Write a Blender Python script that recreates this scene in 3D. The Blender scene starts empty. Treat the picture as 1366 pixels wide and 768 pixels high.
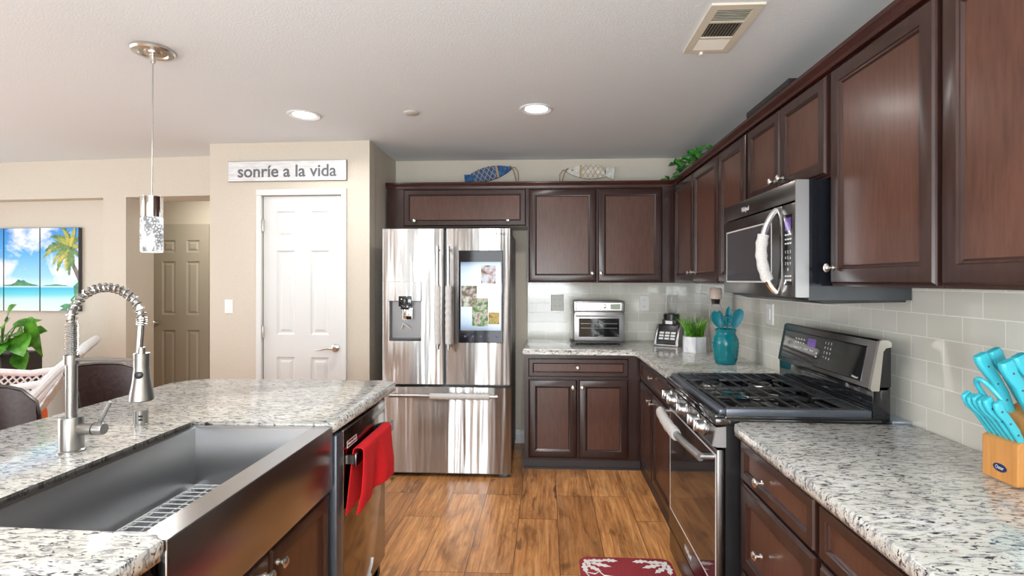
import bpy, bmesh, math, random
from mathutils import Vector, Matrix
random.seed(7)
S = bpy.context.scene
COL = S.collection
R = math.radians
# ------------------------------------------------------------------ camera, world, lights, exposure
cd = bpy.data.cameras.new('camera'); cam = bpy.data.objects.new('camera', cd); COL.objects.link(cam)
cd.sensor_width = 36; cd.lens = 36 * 693.0 / 1366
cd.shift_x = -11.3 / 1366; cd.shift_y = -10.5 / 1366
cd.clip_start = .02
cam.location = (0, 0, 1.415); cam.rotation_euler = (R(90), 0, math.atan(.0496))
S.camera = cam
W = bpy.data.worlds.new('sky'); S.world = W; W.use_nodes = True
W.node_tree.nodes['Background'].inputs[0].default_value = (.86, .93, 1, 1)
W.node_tree.nodes['Background'].inputs[1].default_value = 2.0
S.view_settings.view_transform = 'Standard'; S.view_settings.look = 'None'
S.view_settings.exposure = 0.36; S.view_settings.gamma = 1; S.view_settings.use_curve_mapping = False
S.cycles.use_denoising = True; S.cycles.max_bounces = 8; S.cycles.diffuse_bounces = 5
S.cycles.caustics_reflective = False; S.cycles.caustics_refractive = False
S.cycles.sample_clamp_indirect = 6

def area(name, loc, direction, sx, sy, watts, color=(1, 1, 1), shape='RECTANGLE', spread=180):
    l = bpy.data.lights.new(name, 'AREA'); l.energy = watts; l.color = color; l.shape = shape
    l.size = sx; l.size_y = sy; l.spread = R(spread)
    o = bpy.data.objects.new(name, l); COL.objects.link(o); o.location = loc
    o.rotation_euler = Vector(direction).to_track_quat('-Z', 'Y').to_euler()
    return o
DOOR_W, WIN_W, LEFT_W, DOWN_W = 105, 11, 52, 7
area('daylight_sliding_door', (-.475, -2.58, 1.06), (0, 1, 0), 1.9, 2.0, DOOR_W, (.92, .98, 1))
area('daylight_window', (-2.9, -2.58, 1.4), (0, 1, 0), .75, 1.3, WIN_W, (.92, .98, 1))
area('hall_fill', (-3.5, 5.05, 2.44), (0, 0, -1), .3, .3, 9, (1, .96, .9))  # unseen fill light added to brighten the hall and its door
area('daylight_side_window', (-6.28, 1.6, 1.3), (1, 0, 0), 3.0, 1.9, LEFT_W, (.95, .98, 1))

# added fill lights behind the camera and in the living room, brightening the ceiling
area('ceiling_fill_kitchen', (-.1, -1.0, 1.25), (.05, .15, 1), 1.4, 1.4, 72, (.88, .98, 1))
area('ceiling_fill_living', (-4.3, 1.0, 1.2), (0, 0, 1), 1.2, 1.2, 17, (.90, .98, 1))
# ------------------------------------------------------------------ materials
def new_mat(name):
    m = bpy.data.materials.new(name); m.use_nodes = True
    nt = m.node_tree
    return m, nt, nt.nodes['Principled BSDF']
def mat(name, col, rough=.5, metal=0, **k):
    m, nt, b = new_mat(name)
    b.inputs['Base Color'].default_value = (*col, 1); b.inputs['Roughness'].default_value = rough; b.inputs['Metallic'].default_value = metal
    for a, v in k.items():
        b.inputs[a.replace('_', ' ')].default_value = v
    return m
def nd(nt, t, **k):
    n = nt.nodes.new(t)
    for a, v in k.items(): setattr(n, a, v)
    return n
def coords(nt, scale=(1, 1, 1), kind='Object', loc=(0, 0, 0)):
    mp = nd(nt, 'ShaderNodeMapping'); mp.inputs['Scale'].default_value = scale; mp.inputs['Location'].default_value = loc
    if kind == 'World':
        g = nd(nt, 'ShaderNodeNewGeometry'); nt.links.new(g.outputs['Position'], mp.inputs['Vector'])
    else:
        t = nd(nt, 'ShaderNodeTexCoord'); nt.links.new(t.outputs[kind], mp.inputs['Vector'])
    return mp.outputs['Vector']
def noise(nt, vec, scale=1, detail=4, rough=.55, dist=0):
    n = nd(nt, 'ShaderNodeTexNoise'); n.inputs['Scale'].default_value = scale; n.inputs['Detail'].default_value = detail
    n.inputs['Roughness'].default_value = rough; n.inputs['Distortion'].default_value = dist
    nt.links.new(vec, n.inputs['Vector']); return n.outputs['Fac']
def ramp(nt, fac, stops):
    r = nd(nt, 'ShaderNodeValToRGB'); e = r.color_ramp.elements
    while len(e) < len(stops): e.new(.5)
    for i, (p, c) in enumerate(stops):
        e[i].position = p; e[i].color = (*c, 1) if len(c) == 3 else c
    nt.links.new(fac, r.inputs['Fac']); return r.outputs['Color']
def mix(nt, fac, a, b, mode='MIX'):
    m = nd(nt, 'ShaderNodeMix', data_type='RGBA', blend_type=mode)
    for s, v in ((0, fac), (6, a), (7, b)):
        if hasattr(v, 'links') or hasattr(v, 'is_linked'): nt.links.new(v, m.inputs[s])
        elif s == 0: m.inputs[0].default_value = v
        else: m.inputs[s].default_value = (*v, 1)
    return m.outputs[2]
def bump(nt, b, h, strength=.2, dist=.01):
    n = nd(nt, 'ShaderNodeBump'); n.inputs['Strength'].default_value = strength; n.inputs['Distance'].default_value = dist
    nt.links.new(h, n.inputs['Height']); nt.links.new(n.outputs['Normal'], b.inputs['Normal'])
def noisy(name, c1, c2, scale, rough, metal=0, sv=(1, 1, 1), bs=0, bd=.01, lo=.35, hi=.65, **k):
    m, nt, b = new_mat(name); v = coords(nt, sv)
    n = noise(nt, v, scale)
    nt.links.new(ramp(nt, n, [(lo, c1), (hi, c2)]), b.inputs['Base Color'])
    b.inputs['Roughness'].default_value = rough; b.inputs['Metallic'].default_value = metal
    for a, vv in k.items(): b.inputs[a.replace('_', ' ')].default_value = vv
    if bs: bump(nt, b, n, bs, bd)
    return m
def wood(name, c1, c2, rough, sv, coat=.3):
    m, nt, b = new_mat(name)
    g = noise(nt, coords(nt, sv), 1, 6, .6, .3); bl = noise(nt, coords(nt, (2, 2, 1.2)), 2, 2)
    col = ramp(nt, g, [(.3, c1), (.7, c2)])
    col = mix(nt, .35, col, ramp(nt, bl, [(.3, (.55, .55, .55)), (.7, (1.25, 1.2, 1.15))]), 'MULTIPLY')
    nt.links.new(col, b.inputs['Base Color']); b.inputs['Roughness'].default_value = rough
    b.inputs['Coat Weight'].default_value = coat * .6; b.inputs['Coat Roughness'].default_value = .2; b.inputs['Specular IOR Level'].default_value = .28
    return m
M = {}
M['wall'] = noisy('wall_paint', (.585, .535, .46), (.615, .565, .485), 90, .75, bs=.08, bd=.003)
M['wall_dim'] = noisy('hall_paint', (.60, .54, .43), (.63, .56, .45), 90, .75, bs=.08, bd=.003)
M['ceiling'] = noisy('ceiling_paint', (.70, .745, .785), (.73, .775, .815), 120, .85, bs=.35, bd=.004)
M['white'] = mat('white_paint', (.71, .725, .735), .4)
M['hall_door'] = mat('taupe_door_paint', (.47, .42, .33), .45)
M['frame'] = wood('cherry_frame', (.028, .012, .010), (.046, .020, .016), .28, (60, 60, 8))
M['panel'] = wood('cherry_panel', (.072, .029, .019), (.112, .047, .031), .30, (70, 70, 9))
M['crown'] = wood('cherry_moulding', (.032, .009, .007), (.058, .015, .011), .25, (4, 4, 30))
M['toe'] = mat('toe_kick', (.028, .020, .022), .45)
M['nickel'] = mat('satin_nickel', (.70, .68, .64), .28, 1)
M['chrome'] = mat('chrome', (.85, .85, .86), .08, 1)
M['black'] = mat('black_plastic', (.012, .012, .013), .32)
M['black_gloss'] = mat('black_glass', (.010, .011, .013), .05, 0, Coat_Weight=.5)
M['iron'] = mat('cast_iron', (.045, .044, .046), .30, .3)
M['rubber'] = mat('rubber', (.02, .02, .02), .7)
M['steel_dark'] = mat('black_stainless', (.165, .155, .15), .27, 1)
M['slate'] = mat('slate_enamel', (.10, .115, .14), .28, .4)
M['knob_steel'] = mat('polished_knob', (.50, .50, .50), .30, 1)
M['cloth_white'] = noisy('grey_white_cloth', (.50, .49, .48), (.61, .60, .59), 160, .9, bs=.3, bd=.002)
M['plate'] = mat('white_plate', (.84, .84, .84), .35)
M['plate_grey'] = mat('grey_plate', (.55, .54, .50), .35)
M['leather'] = noisy('brown_leather', (.035, .018, .018), (.06, .032, .032), 60, .38, bs=.1, bd=.002)
M['wicker'] = noisy('white_wicker', (.70, .72, .74), (.79, .81, .83), 90, .7, bs=.4, bd=.004)
M['orange'] = mat('orange_fabric', (.85, .13, .015), .8)
M['leaf'] = noisy('green_leaf', (.02, .13, .012), (.14, .42, .04), 12, .35)
M['leaf_ivy'] = noisy('ivy_leaf', (.008, .08, .010), (.045, .25, .025), 25, .4)
M['blade'] = noisy('grass_blade', (.03, .17, .012), (.20, .46, .04), 30, .45)
M['stem'] = mat('plant_stem', (.10, .25, .04), .5)
M['pot_dark'] = mat('dark_planter', (.045, .042, .042), .5)
M['red'] = noisy('red_terry', (.62, .005, .012), (.78, .012, .02), 220, .95, bs=.5, bd=.003)
M['rug_red'] = noisy('red_rug', (.27, .022, .035), (.36, .04, .05), 300, .95, bs=.5, bd=.003)
M['rug_white'] = noisy('white_rug_yarn', (.72, .68, .66), (.85, .82, .80), 200, .95)
M['teal'] = noisy('teal_glaze', (.0, .15, .185), (.005, .21, .24), 14, .12)
M['teal_sil'] = mat('teal_silicone', (.0, .19, .25), .45)
M['aqua'] = mat('aqua_handle', (.05, .49, .60), .32)
M['aqua_dark'] = mat('rivet', (.10, .10, .12), .4)
M['block'] = wood('knife_block_wood', (.52, .23, .065), (.66, .32, .10), .4, (6, 60, 6), .2)
M['block_dark'] = mat('knife_slot_wood', (.22, .085, .02), .45)
M['utensil_wood'] = mat('utensil_wood', (.50, .25, .12), .5)
M['pale_wood'] = noisy('pale_wood', (.60, .47, .40), (.68, .56, .49), 30, .5, sv=(1, 1, .2))
M['navy'] = mat('navy_badge', (.01, .03, .11), .3)
M['silver_ink'] = mat('silver_lettering', (.78, .78, .78), .35, .3)
M['dark_ink'] = mat('dark_lettering', (.06, .06, .065), .5)
M['grey_ink'] = mat('grey_letter_paint', (.13, .14, .16), .7)
M['sign'] = noisy('whitewashed_board', (.60, .62, .65), (.80, .81, .82), 9, .7, sv=(1, 1, 6), bs=.2, bd=.003)
M['sign_edge'] = mat('weathered_edge', (.24, .22, .21), .8)
M['marble'] = noisy('white_marble', (.55, .56, .60), (.84, .84, .86), 14, .25, sv=(1, 1, .5), lo=.3, hi=.55)
M['fish_blue'] = noisy('worn_blue_paint', (.010, .055, .17), (.03, .16, .40), 40, .7)
M['fish_white'] = noisy('worn_white_paint', (.55, .52, .47), (.80, .78, .73), 30, .75)
M['rope'] = noisy('jute_rope', (.28, .18, .09), (.42, .29, .16), 200, .9)
M['net'] = mat('jute_net', (.55, .40, .22), .9)
M['brown_edge'] = mat('raw_wood_edge', (.20, .13, .08), .8)
M['vent'] = mat('almond_vent', (.68, .64, .53), .5)
M['vent_white'] = mat('white_louvre', (.82, .80, .73), .45)
M['dark_void'] = mat('duct_shadow', (.05, .04, .03), .9)
M['grate_wire'] = mat('steel_wire', (.80, .80, .80), .2, 1)
M['filler_metal'] = mat('blue_grey_metal', (.45, .52, .60), .3, .7)
M['lcd'] = mat('green_lcd', (.30, .36, .30), .3)
M['violet_lcd'] = mat('violet_display', (.05, .02, .12), .15, 0, Emission_Color=(.16, .08, .38, 1), Emission_Strength=.35)
M['amber_box'] = mat('tan_carton', (.42, .33, .22), .7)
M['grey_body'] = mat('fridge_side', (.22, .22, .225), .5, .3)
M['recess'] = mat('dispenser_grey', (.30, .30, .31), .4, .5)
M['mw_glass'] = mat('smoked_door_glass', (.055, .055, .062), .12)
M['screen_glass'] = mat('screen_bezel_glass', (.012, .013, .016), .06, 0, IOR=1.3)
M['black_satin'] = mat('black_case', (.010, .011, .015), .10)
M['clear'] = mat('clear_glass', (1, 1, 1), .03, 0, Transmission_Weight=1.0, IOR=1.12)
M['steel_body'] = mat('appliance_silver', (.46, .46, .47), .36, 1)
M['lamp_lens'] = mat('lamp_lens', (1, 1, 1), .5, 0, Emission_Color=(1, .98, .95, 1), Emission_Strength=9)
def m_steel(name, col, rough, stretch, bs, bd, aniso=.0):
    m, nt, b = new_mat(name)
    b.inputs['Base Color'].default_value = (*col, 1); b.inputs['Metallic'].default_value = 1
    n = noise(nt, coords(nt, stretch), 1, 3, .5)
    f = noise(nt, coords(nt, (3, 3, 900) if aniso else (700, 4, 700)), 1, 2)
    rr = nd(nt, 'ShaderNodeMapRange'); rr.inputs['To Min'].default_value = rough - .05; rr.inputs['To Max'].default_value = rough + .05
    nt.links.new(f, rr.inputs['Value']); nt.links.new(rr.outputs['Result'], b.inputs['Roughness'])
    if aniso:
        b.inputs['Anisotropic'].default_value = aniso; b.inputs['Anisotropic Rotation'].default_value = .25
        t = nd(nt, 'ShaderNodeTangent', direction_type='RADIAL', axis='Z'); nt.links.new(t.outputs['Tangent'], b.inputs['Tangent'])
    bump(nt, b, n, bs, bd)
    return m
M['fridge'] = m_steel('brushed_fridge_steel', (.60, .605, .61), .36, (5, 5, .3), .8, .05, .88)
M['sink'] = mat('brushed_sink_steel', (.42, .42, .43), .24, 1)
M['sink_in'] = mat('sink_steel_shaded', (.36, .365, .375), .33, 1)  # same steel as the apron, darkened to put the basin's shade into its colour
M['faucet'] = mat('brushed_nickel_faucet', (.36, .355, .345), .30, 1)
M['spring'] = mat('spring_steel', (.55, .54, .52), .22, 1)
def m_door():  # mirror-like dark appliance doors
    return mat('dark_mirror_steel', (.30, .28, .265), .13, 1)
M['dw'] = m_door()
M['oven_glass'] = mat('oven_mirror_glass', (.20, .19, .185), .05, .85)
def m_granite():
    m, nt, b = new_mat('granite')
    big = noise(nt, coords(nt, (5, 9, 5)), 1, 3)
    base = ramp(nt, big, [(.32, (.54, .54, .50)), (.5, (.66, .655, .61)), (.68, (.74, .74, .73))])
    grey = noise(nt, coords(nt, (26, 80, 50)), 1, 4, .6, .6)
    base = mix(nt, ramp(nt, grey, [(.50, (0, 0, 0)), (.64, (.9, .9, .9))]), base, (.25, .25, .265))
    dark = noise(nt, coords(nt, (42, 120, 85), loc=(3, 1, 2)), 1, 4, .62, .8)
    base = mix(nt, ramp(nt, dark, [(.555, (0, 0, 0)), (.61, (1, 1, 1))]), base, (.05, .047, .055))
    tan = noise(nt, coords(nt, (26, 60, 40), loc=(9, 4, 0)), 1, 3, .5, .5)
    base = mix(nt, ramp(nt, tan, [(.62, (0, 0, 0)), (.72, (.5, .5, .5))]), base, (.30, .19, .15))
    nt.links.new(base, b.inputs['Base Color']); b.inputs['Roughness'].default_value = .12
    return m
M['granite'] = m_granite()
def m_tile(axis):
    m, nt, b = new_mat('glazed_tile_' + axis)
    g = nd(nt, 'ShaderNodeNewGeometry'); sp = nd(nt, 'ShaderNodeSeparateXYZ'); nt.links.new(g.outputs['Position'], sp.inputs[0])
    cb = nd(nt, 'ShaderNodeCombineXYZ'); nt.links.new(sp.outputs[0 if axis == 'x' else 1], cb.inputs[0]); nt.links.new(sp.outputs[2], cb.inputs[1])
    mp = nd(nt, 'ShaderNodeMapping'); nt.links.new(cb.outputs[0], mp.inputs[0])
    mp.inputs['Location'].default_value = (-.313 + .16 * 5, -.972 + .0815 * 10, 0) if axis == 'x' else (-.09 + .08, -.972 + .0815 * 10, 0)
    br = nd(nt, 'ShaderNodeTexBrick', offset=.5); nt.links.new(mp.outputs[0], br.inputs['Vector'])
    for k, v in {'Scale': 1, 'Mortar Size': .0022, 'Mortar Smooth': .2, 'Bias': 0, 'Brick Width': .16 if axis == 'x' else .155, 'Row Height': .0815}.items(): br.inputs[k].default_value = v
    br.inputs['Color1'].default_value = (.66, .645, .58, 1); br.inputs['Color2'].default_value = (.71, .695, .63, 1); br.inputs['Mortar'].default_value = (.90, .88, .82, 1)
    nt.links.new(br.outputs['Color'], b.inputs['Base Color'])
    inv = nd(nt, 'ShaderNodeMath', operation='SUBTRACT'); inv.inputs[0].default_value = 1; nt.links.new(br.outputs['Fac'], inv.inputs[1])
    bump(nt, b, inv.outputs[0], .5, .003)
    b.inputs['Roughness'].default_value = .09
    return m
M['tile_x'] = m_tile('x'); M['tile_y'] = m_tile('y')
def m_floor():
    m, nt, b = new_mat('floor_planks')
    g = nd(nt, 'ShaderNodeNewGeometry'); sp = nd(nt, 'ShaderNodeSeparateXYZ'); nt.links.new(g.outputs['Position'], sp.inputs[0])
    cb = nd(nt, 'ShaderNodeCombineXYZ'); nt.links.new(sp.outputs[1], cb.inputs[0]); nt.links.new(sp.outputs[0], cb.inputs[1])
    mp = nd(nt, 'ShaderNodeMapping'); nt.links.new(cb.outputs[0], mp.inputs[0]); mp.inputs['Location'].default_value = (11.3, 9.153, 0)
    br = nd(nt, 'ShaderNodeTexBrick', offset=.37, offset_frequency=3); nt.links.new(mp.outputs[0], br.inputs['Vector'])
    for k, v in {'Scale': 1, 'Mortar Size': .0016, 'Mortar Smooth': .1, 'Bias': 0, 'Brick Width': .92, 'Row Height': .2305}.items(): br.inputs[k].default_value = v
    br.inputs['Color1'].default_value = (0, 0, 0, 1); br.inputs['Color2'].default_value = (1, 1, 1, 1); br.inputs['Mortar'].default_value = (.5, .5, .5, 1)
    rnd = nd(nt, 'ShaderNodeSeparateColor'); nt.links.new(br.outputs['Color'], rnd.inputs[0])
    off = nd(nt, 'ShaderNodeVectorMath', operation='MULTIPLY_ADD'); off.inputs[1].default_value = (1, 1, 1)
    sc = nd(nt, 'ShaderNodeVectorMath', operation='SCALE'); sc.inputs[0].default_value = (37, 53, 11); nt.links.new(rnd.outputs[0], sc.inputs['Scale'])
    nt.links.new(g.outputs['Position'], off.inputs[0]); nt.links.new(sc.outputs[0], off.inputs[2])
    def vec(s):
        q = nd(nt, 'ShaderNodeMapping'); q.inputs['Scale'].default_value = s; nt.links.new(off.outputs[0], q.inputs[0]); return q.outputs[0]
    grain = noise(nt, vec((42, 2.4, 1)), 1, 8, .7, 1.0)
    cloud = noise(nt, vec((8, 2.0, 1)), 1, 4, .6, .9)
    base = ramp(nt, grain, [(.28, (.19, .07, .023)), (.47, (.48, .215, .075)), (.70, (.70, .385, .165))])
    base = mix(nt, .75, base, ramp(nt, cloud, [(.3, (.36, .29, .25)), (.46, (.95, .92, .9)), (.72, (1.4, 1.35, 1.25))]), 'MULTIPLY')
    base = mix(nt, .9, base, ramp(nt, rnd.outputs[0], [(0, (.66, .60, .56)), (.5, (1.05, 1.03, 1.0)), (1, (1.30, 1.32, 1.32))]), 'MULTIPLY')
    knot = noise(nt, vec((9, 3.5, 1)), 1, 2, .5, .2)
    base = mix(nt, ramp(nt, knot, [(.66, (0, 0, 0)), (.75, (.85, .85, .85))]), base, (.06, .025, .010))
    base = mix(nt, br.outputs['Fac'], base, (.045, .02, .01))
    nt.links.new(base, b.inputs['Base Color']); b.inputs['Roughness'].default_value = .30
    inv = nd(nt, 'ShaderNodeMath', operation='SUBTRACT'); inv.inputs[0].default_value = 1; nt.links.new(br.outputs['Fac'], inv.inputs[1])
    bump(nt, b, inv.outputs[0], .4, .002)
    return m
M['floor'] = m_floor()

# ------------------------------------------------------------------ mesh helpers
WL = {}
class MB:
    def __init__(s): s.bm = bmesh.new()
    def face(s, vs, mi=0):
        try:
            f = s.bm.faces.new(vs); f.material_index = mi; return f
        except ValueError: return None
    def box(s, x0, x1, y0, y1, z0, z1, mi=0, bev=0, seg=2):
        c = [s.bm.verts.new((x, y, z)) for x in (x0, x1) for y in (y0, y1) for z in (z0, z1)]
        fs = [s.face([c[i] for i in q], mi) for q in ((0, 1, 3, 2), (4, 6, 7, 5), (0, 4, 5, 1), (2, 3, 7, 6), (0, 2, 6, 4), (1, 5, 7, 3))]
        if bev:
            es = {e for f in fs for e in f.edges}
            bmesh.ops.bevel(s.bm, geom=list(es), offset=bev, segments=seg, profile=.5, affect='EDGES', material=-1)
        return s
    def prism(s, pts, vec, mi=0, bev=0, seg=2, side_mi=None):
        v = Vector(vec); a = [s.bm.verts.new(p) for p in pts]; b = [s.bm.verts.new(Vector(p) + v) for p in pts]
        fs = [s.face(a, mi), s.face(b[::-1], mi)]; n = len(pts)
        for i in range(n): fs.append(s.face([a[i], b[i], b[(i + 1) % n], a[(i + 1) % n]], mi if side_mi is None else side_mi))
        if bev:
            es = {e for f in fs[:2] for e in f.edges}
            bmesh.ops.bevel(s.bm, geom=list(es), offset=bev, segments=seg, profile=.5, affect='EDGES', material=-1)
        return s
    def tube(s, pts, r, seg=10, mi=0, closed=False, flat=1.0):
        P = [Vector(p) for p in pts]; n = len(P); rs = r if isinstance(r, (list, tuple)) else [r] * n
        rings = []; up = None
        for i, p in enumerate(P):
            if closed: t = (P[(i + 1) % n] - P[i - 1])
            else: t = (P[min(i + 1, n - 1)] - P[max(i - 1, 0)])
            t.normalize()
            if up is None:
                up = Vector((0, 0, 1)) if abs(t.z) < .9 else Vector((1, 0, 0))
            a = t.cross(up)
            if a.length < 1e-6: a = t.orthogonal()
            a.normalize(); up = a.cross(t).normalized()
            rings.append([s.bm.verts.new(p + rs[i] * (math.cos(2 * math.pi * k / seg) * a + flat * math.sin(2 * math.pi * k / seg) * up)) for k in range(seg)])
        for i in range(n if closed else n - 1):
            A, B = rings[i], rings[(i + 1) % n]
            for k in range(seg): s.face([A[k], A[(k + 1) % seg], B[(k + 1) % seg], B[k]], mi)
        if not closed: s.face(rings[0][::-1], mi); s.face(rings[-1], mi)
        return s
    def lathe(s, prof, o=(0, 0, 0), ax=(0, 0, 1), seg=20, mi=0, cap=True):
        ax = Vector(ax).normalized(); a = ax.orthogonal().normalized(); b = ax.cross(a); o = Vector(o); rings = []
        for r, h in prof:
            rings.append([s.bm.verts.new(o + ax * h + max(r, 1e-5) * (math.cos(2 * math.pi * k / seg) * a + math.sin(2 * math.pi * k / seg) * b)) for k in range(seg)])
        for A, B in zip(rings, rings[1:]):
            for k in range(seg): s.face([A[k], A[(k + 1) % seg], B[(k + 1) % seg], B[k]], mi)
        if cap: s.face(rings[0][::-1], mi); s.face(rings[-1], mi)
        return s
    def loops(s, mf, u0, u1, v0, v1, prof, mis, back=None):
        """concentric rectangles: prof = (inset, outward); mf maps (u, v, w) to a point"""
        rings = []
        for ins, w in prof:
            rings.append([s.bm.verts.new(mf(u, v, w)) for u, v in ((u0 + ins, v0 + ins), (u1 - ins, v0 + ins), (u1 - ins, v1 - ins), (u0 + ins, v1 - ins))])
        for i, (A, B) in enumerate(zip(rings, rings[1:])):
            for k in range(4): s.face([A[k], A[(k + 1) % 4], B[(k + 1) % 4], B[k]], mis[0])
        s.face(rings[-1], mis[-1]); s.face(rings[0][::-1], mis[0])
        return s
    def build(s, name, mats, parent=None, xf=None, smooth=35, recalc=True, mods=()):
        if xf is not None: bmesh.ops.transform(s.bm, matrix=xf, verts=s.bm.verts)
        if recalc: bmesh.ops.recalc_face_normals(s.bm, faces=s.bm.faces)
        vs = s.bm.verts
        c = Vector([(min(v.co[i] for v in vs) + max(v.co[i] for v in vs)) / 2 for i in range(3)])
        for v in vs: v.co -= c
        me = bpy.data.meshes.new(name); s.bm.to_mesh(me); s.bm.free()
        for m in (mats if isinstance(mats, (list, tuple)) else [mats]): me.materials.append(M[m] if isinstance(m, str) else m)
        if smooth:
            me.polygons.foreach_set('use_smooth', [True] * len(me.polygons)); me.set_sharp_from_angle(angle=R(smooth))
        o = bpy.data.objects.new(name, me); COL.objects.link(o)
        if parent: o.parent = parent; o.location = c - WL[parent.name]
        else: o.location = c
        WL[o.name] = c
        for kind, kw in mods:
            md = o.modifiers.new(kind.lower(), kind)
            for k, v in kw.items(): setattr(md, k, v)
        return o
def thing(name, label, cat, loc, group=None):
    o = bpy.data.objects.new(name, None); COL.objects.link(o); o.location = loc; o.empty_display_size = .05
    WL[o.name] = Vector(loc); return tag(o, label, cat, group)
def tag(o, label, cat, group=None):
    o['label'] = label; o['category'] = cat
    if group: o['group'] = group
    return o
def struct(o): o['kind'] = 'structure'; return o
def dup(root, loc, rz=0, label=None):
    def cp(o, par):
        c = o.copy(); COL.objects.link(c)
        if par: c.parent = par
        for ch in o.children: cp(ch, c)
        return c
    r = cp(root, None); r.location = loc; r.rotation_euler = (0, 0, rz); WL[r.name] = Vector(loc)
    if label: r['label'] = label
    return r
def arc(c, r, a0, a1, n, fx, fy):
    c = Vector(c); return [c + r * math.cos(a0 + (a1 - a0) * i / n) * Vector(fx) + r * math.sin(a0 + (a1 - a0) * i / n) * Vector(fy) for i in range(n + 1)]
def text(name, body, size, o, xd, yd, m, parent=None, depth=.0006, width=None, align='CENTER', bold=0):
    cu = bpy.data.curves.new('t', 'FONT'); cu.body = body; cu.size = size; cu.extrude = depth; cu.align_x = align; cu.align_y = 'CENTER'; cu.offset = bold
    t = bpy.data.objects.new('t', cu); COL.objects.link(t)
    bpy.context.view_layer.update()
    me = bpy.data.meshes.new_from_object(t.evaluated_get(bpy.context.evaluated_depsgraph_get()))
    bpy.data.objects.remove(t)
    mb = MB(); mb.bm.from_mesh(me)
    xs = [v.co.x for v in mb.bm.verts]; k = (width / (max(xs) - min(xs))) if width else 1
    for v in mb.bm.verts: v.co.x *= k
    xd = Vector(xd).normalized(); yd = Vector(yd).normalized(); zd = xd.cross(yd); o = Vector(o)
    X = Matrix(((xd.x, yd.x, zd.x, o.x), (xd.y, yd.y, zd.y, o.y), (xd.z, yd.z, zd.z, o.z), (0, 0, 0, 1)))
    return mb.build(name, m, parent, xf=X, smooth=0, recalc=False)
def back_f(yf): return lambda u, v, w: (u, yf - w, v)       # faces -Y, u = x
def right_f(xf): return lambda u, v, w: (xf - w, u, v)      # faces -X, u = y
def isl_f(xf): return lambda u, v, w: (xf + w, u, v)        # faces +X
DOOR_PROF = [(0, 0), (0, .011), (.005, .013), (.009, .019), (.012, .020), (.052, .020), (.056, .016), (.060, .015), (.066, .009)]
def cab_front(kind, mf, u0, u1, v0, v1, parent, knobs=(), fw=1.0):
    prof = [(i * fw, w) for i, w in DOOR_PROF]
    d = MB().loops(mf, u0, u1, v0, v1, prof, (0, 1)).build(kind, ['frame', 'panel'], parent, smooth=20)
    for (ku, kv) in knobs:
        o = Vector(mf(ku, kv, .020)); ax = Vector(mf(ku, kv, 1)) - Vector(mf(ku, kv, 0))
        MB().lathe([(.009, 0), (.009, .003), (.0055, .006), (.005, .014), (.011, .017), (.0155, .022), (.0155, .026), (.011, .030), (.004, .0315)], o, ax, 16).build('knob', 'nickel', d)
    return d

# ------------------------------------------------------------------ setting
HC, CEIL, XW, YW = .899, 2.462, 1.325, 4.522
def st_box(name, m, *a): return struct(MB().box(*a).build(name, m, smooth=0))
st_box('floor', 'floor', -6.4, 1.6, -2.8, 6.0, -.1, 0)
st_box('ceiling', 'ceiling', -6.4, 1.6, -2.8, 6.0, CEIL, CEIL + .1)
st_box('wall_right', 'wall', XW, XW + .15, -2.8, YW + .15, 0, CEIL)
st_box('wall_back', 'wall', -1.45, XW, YW, YW + .15, 0, CEIL)
struct(MB().box(-.16, XW - .006, YW - .006, YW, HC - .03, 1.42).build('trim_1', 'tile_x', smooth=0))
struct(MB().box(XW - .006, XW, .1, YW - .006, HC - .03, 1.42).build('trim_2', 'tile_y', smooth=0))
# pantry box: front wall with the door, right side wall, left side wall
PA = -.027; PM = Matrix.Translation((-1.324, 3.836, 0)) @ Matrix.Rotation(PA, 4, 'Z')
def pl(x, y, z): return PM @ Vector((x, y, z))
pw = MB()
pw.box(-1.259, -.842, 0, .12, 0, CEIL).box(-.208, 0, 0, .12, 0, CEIL).box(-.842, -.208, 0, .12, 2.06, CEIL)
struct(pw.build('wall_pantry', 'wall', xf=PM, smooth=0))
struct(MB().box(-1.45, -1.324, 3.96, YW + .1, 0, CEIL).prism([(-1.324, 3.836, 0), (-1.324, 3.97, 0), (-1.43, 3.97, 0), (-1.43, 3.84, 0)], (0, 0, CEIL)).build('wall_pantry_side', 'wall', smooth=0))
struct(MB().box(-2.575, -2.46, 3.99, 5.75, 0, CEIL).build('wall_hall_right', 'wall', smooth=0))
# far living wall with a picture niche and a doorway
FA = -.075; FM = Matrix.Translation((-2.848, 4.248, 0)) @ Matrix.Rotation(FA, 4, 'Z')
fw_ = MB()
fw_.box(-3.6, .40, 0, .29, 2.13, CEIL)
fw_.box(-.995, -.774, 0, .29, 0, 2.13)
fw_.box(-3.2, -.995, .12, .29, .0, 2.13).box(-3.2, -.995, 0, .12, 0, .55).box(-3.6, -3.2, 0, .29, 0, 2.13)
struct(fw_.build('wall_living', 'wall', xf=FM, smooth=0))
st_box('wall_hall', 'wall_dim', -5.6, -2.4, 5.62, 5.75, 0, CEIL)
struct(MB().box(-5.6, -5.45, 4.7, 5.65, 0, CEIL).build('wall_hall_left', 'wall_dim', smooth=0))
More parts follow.
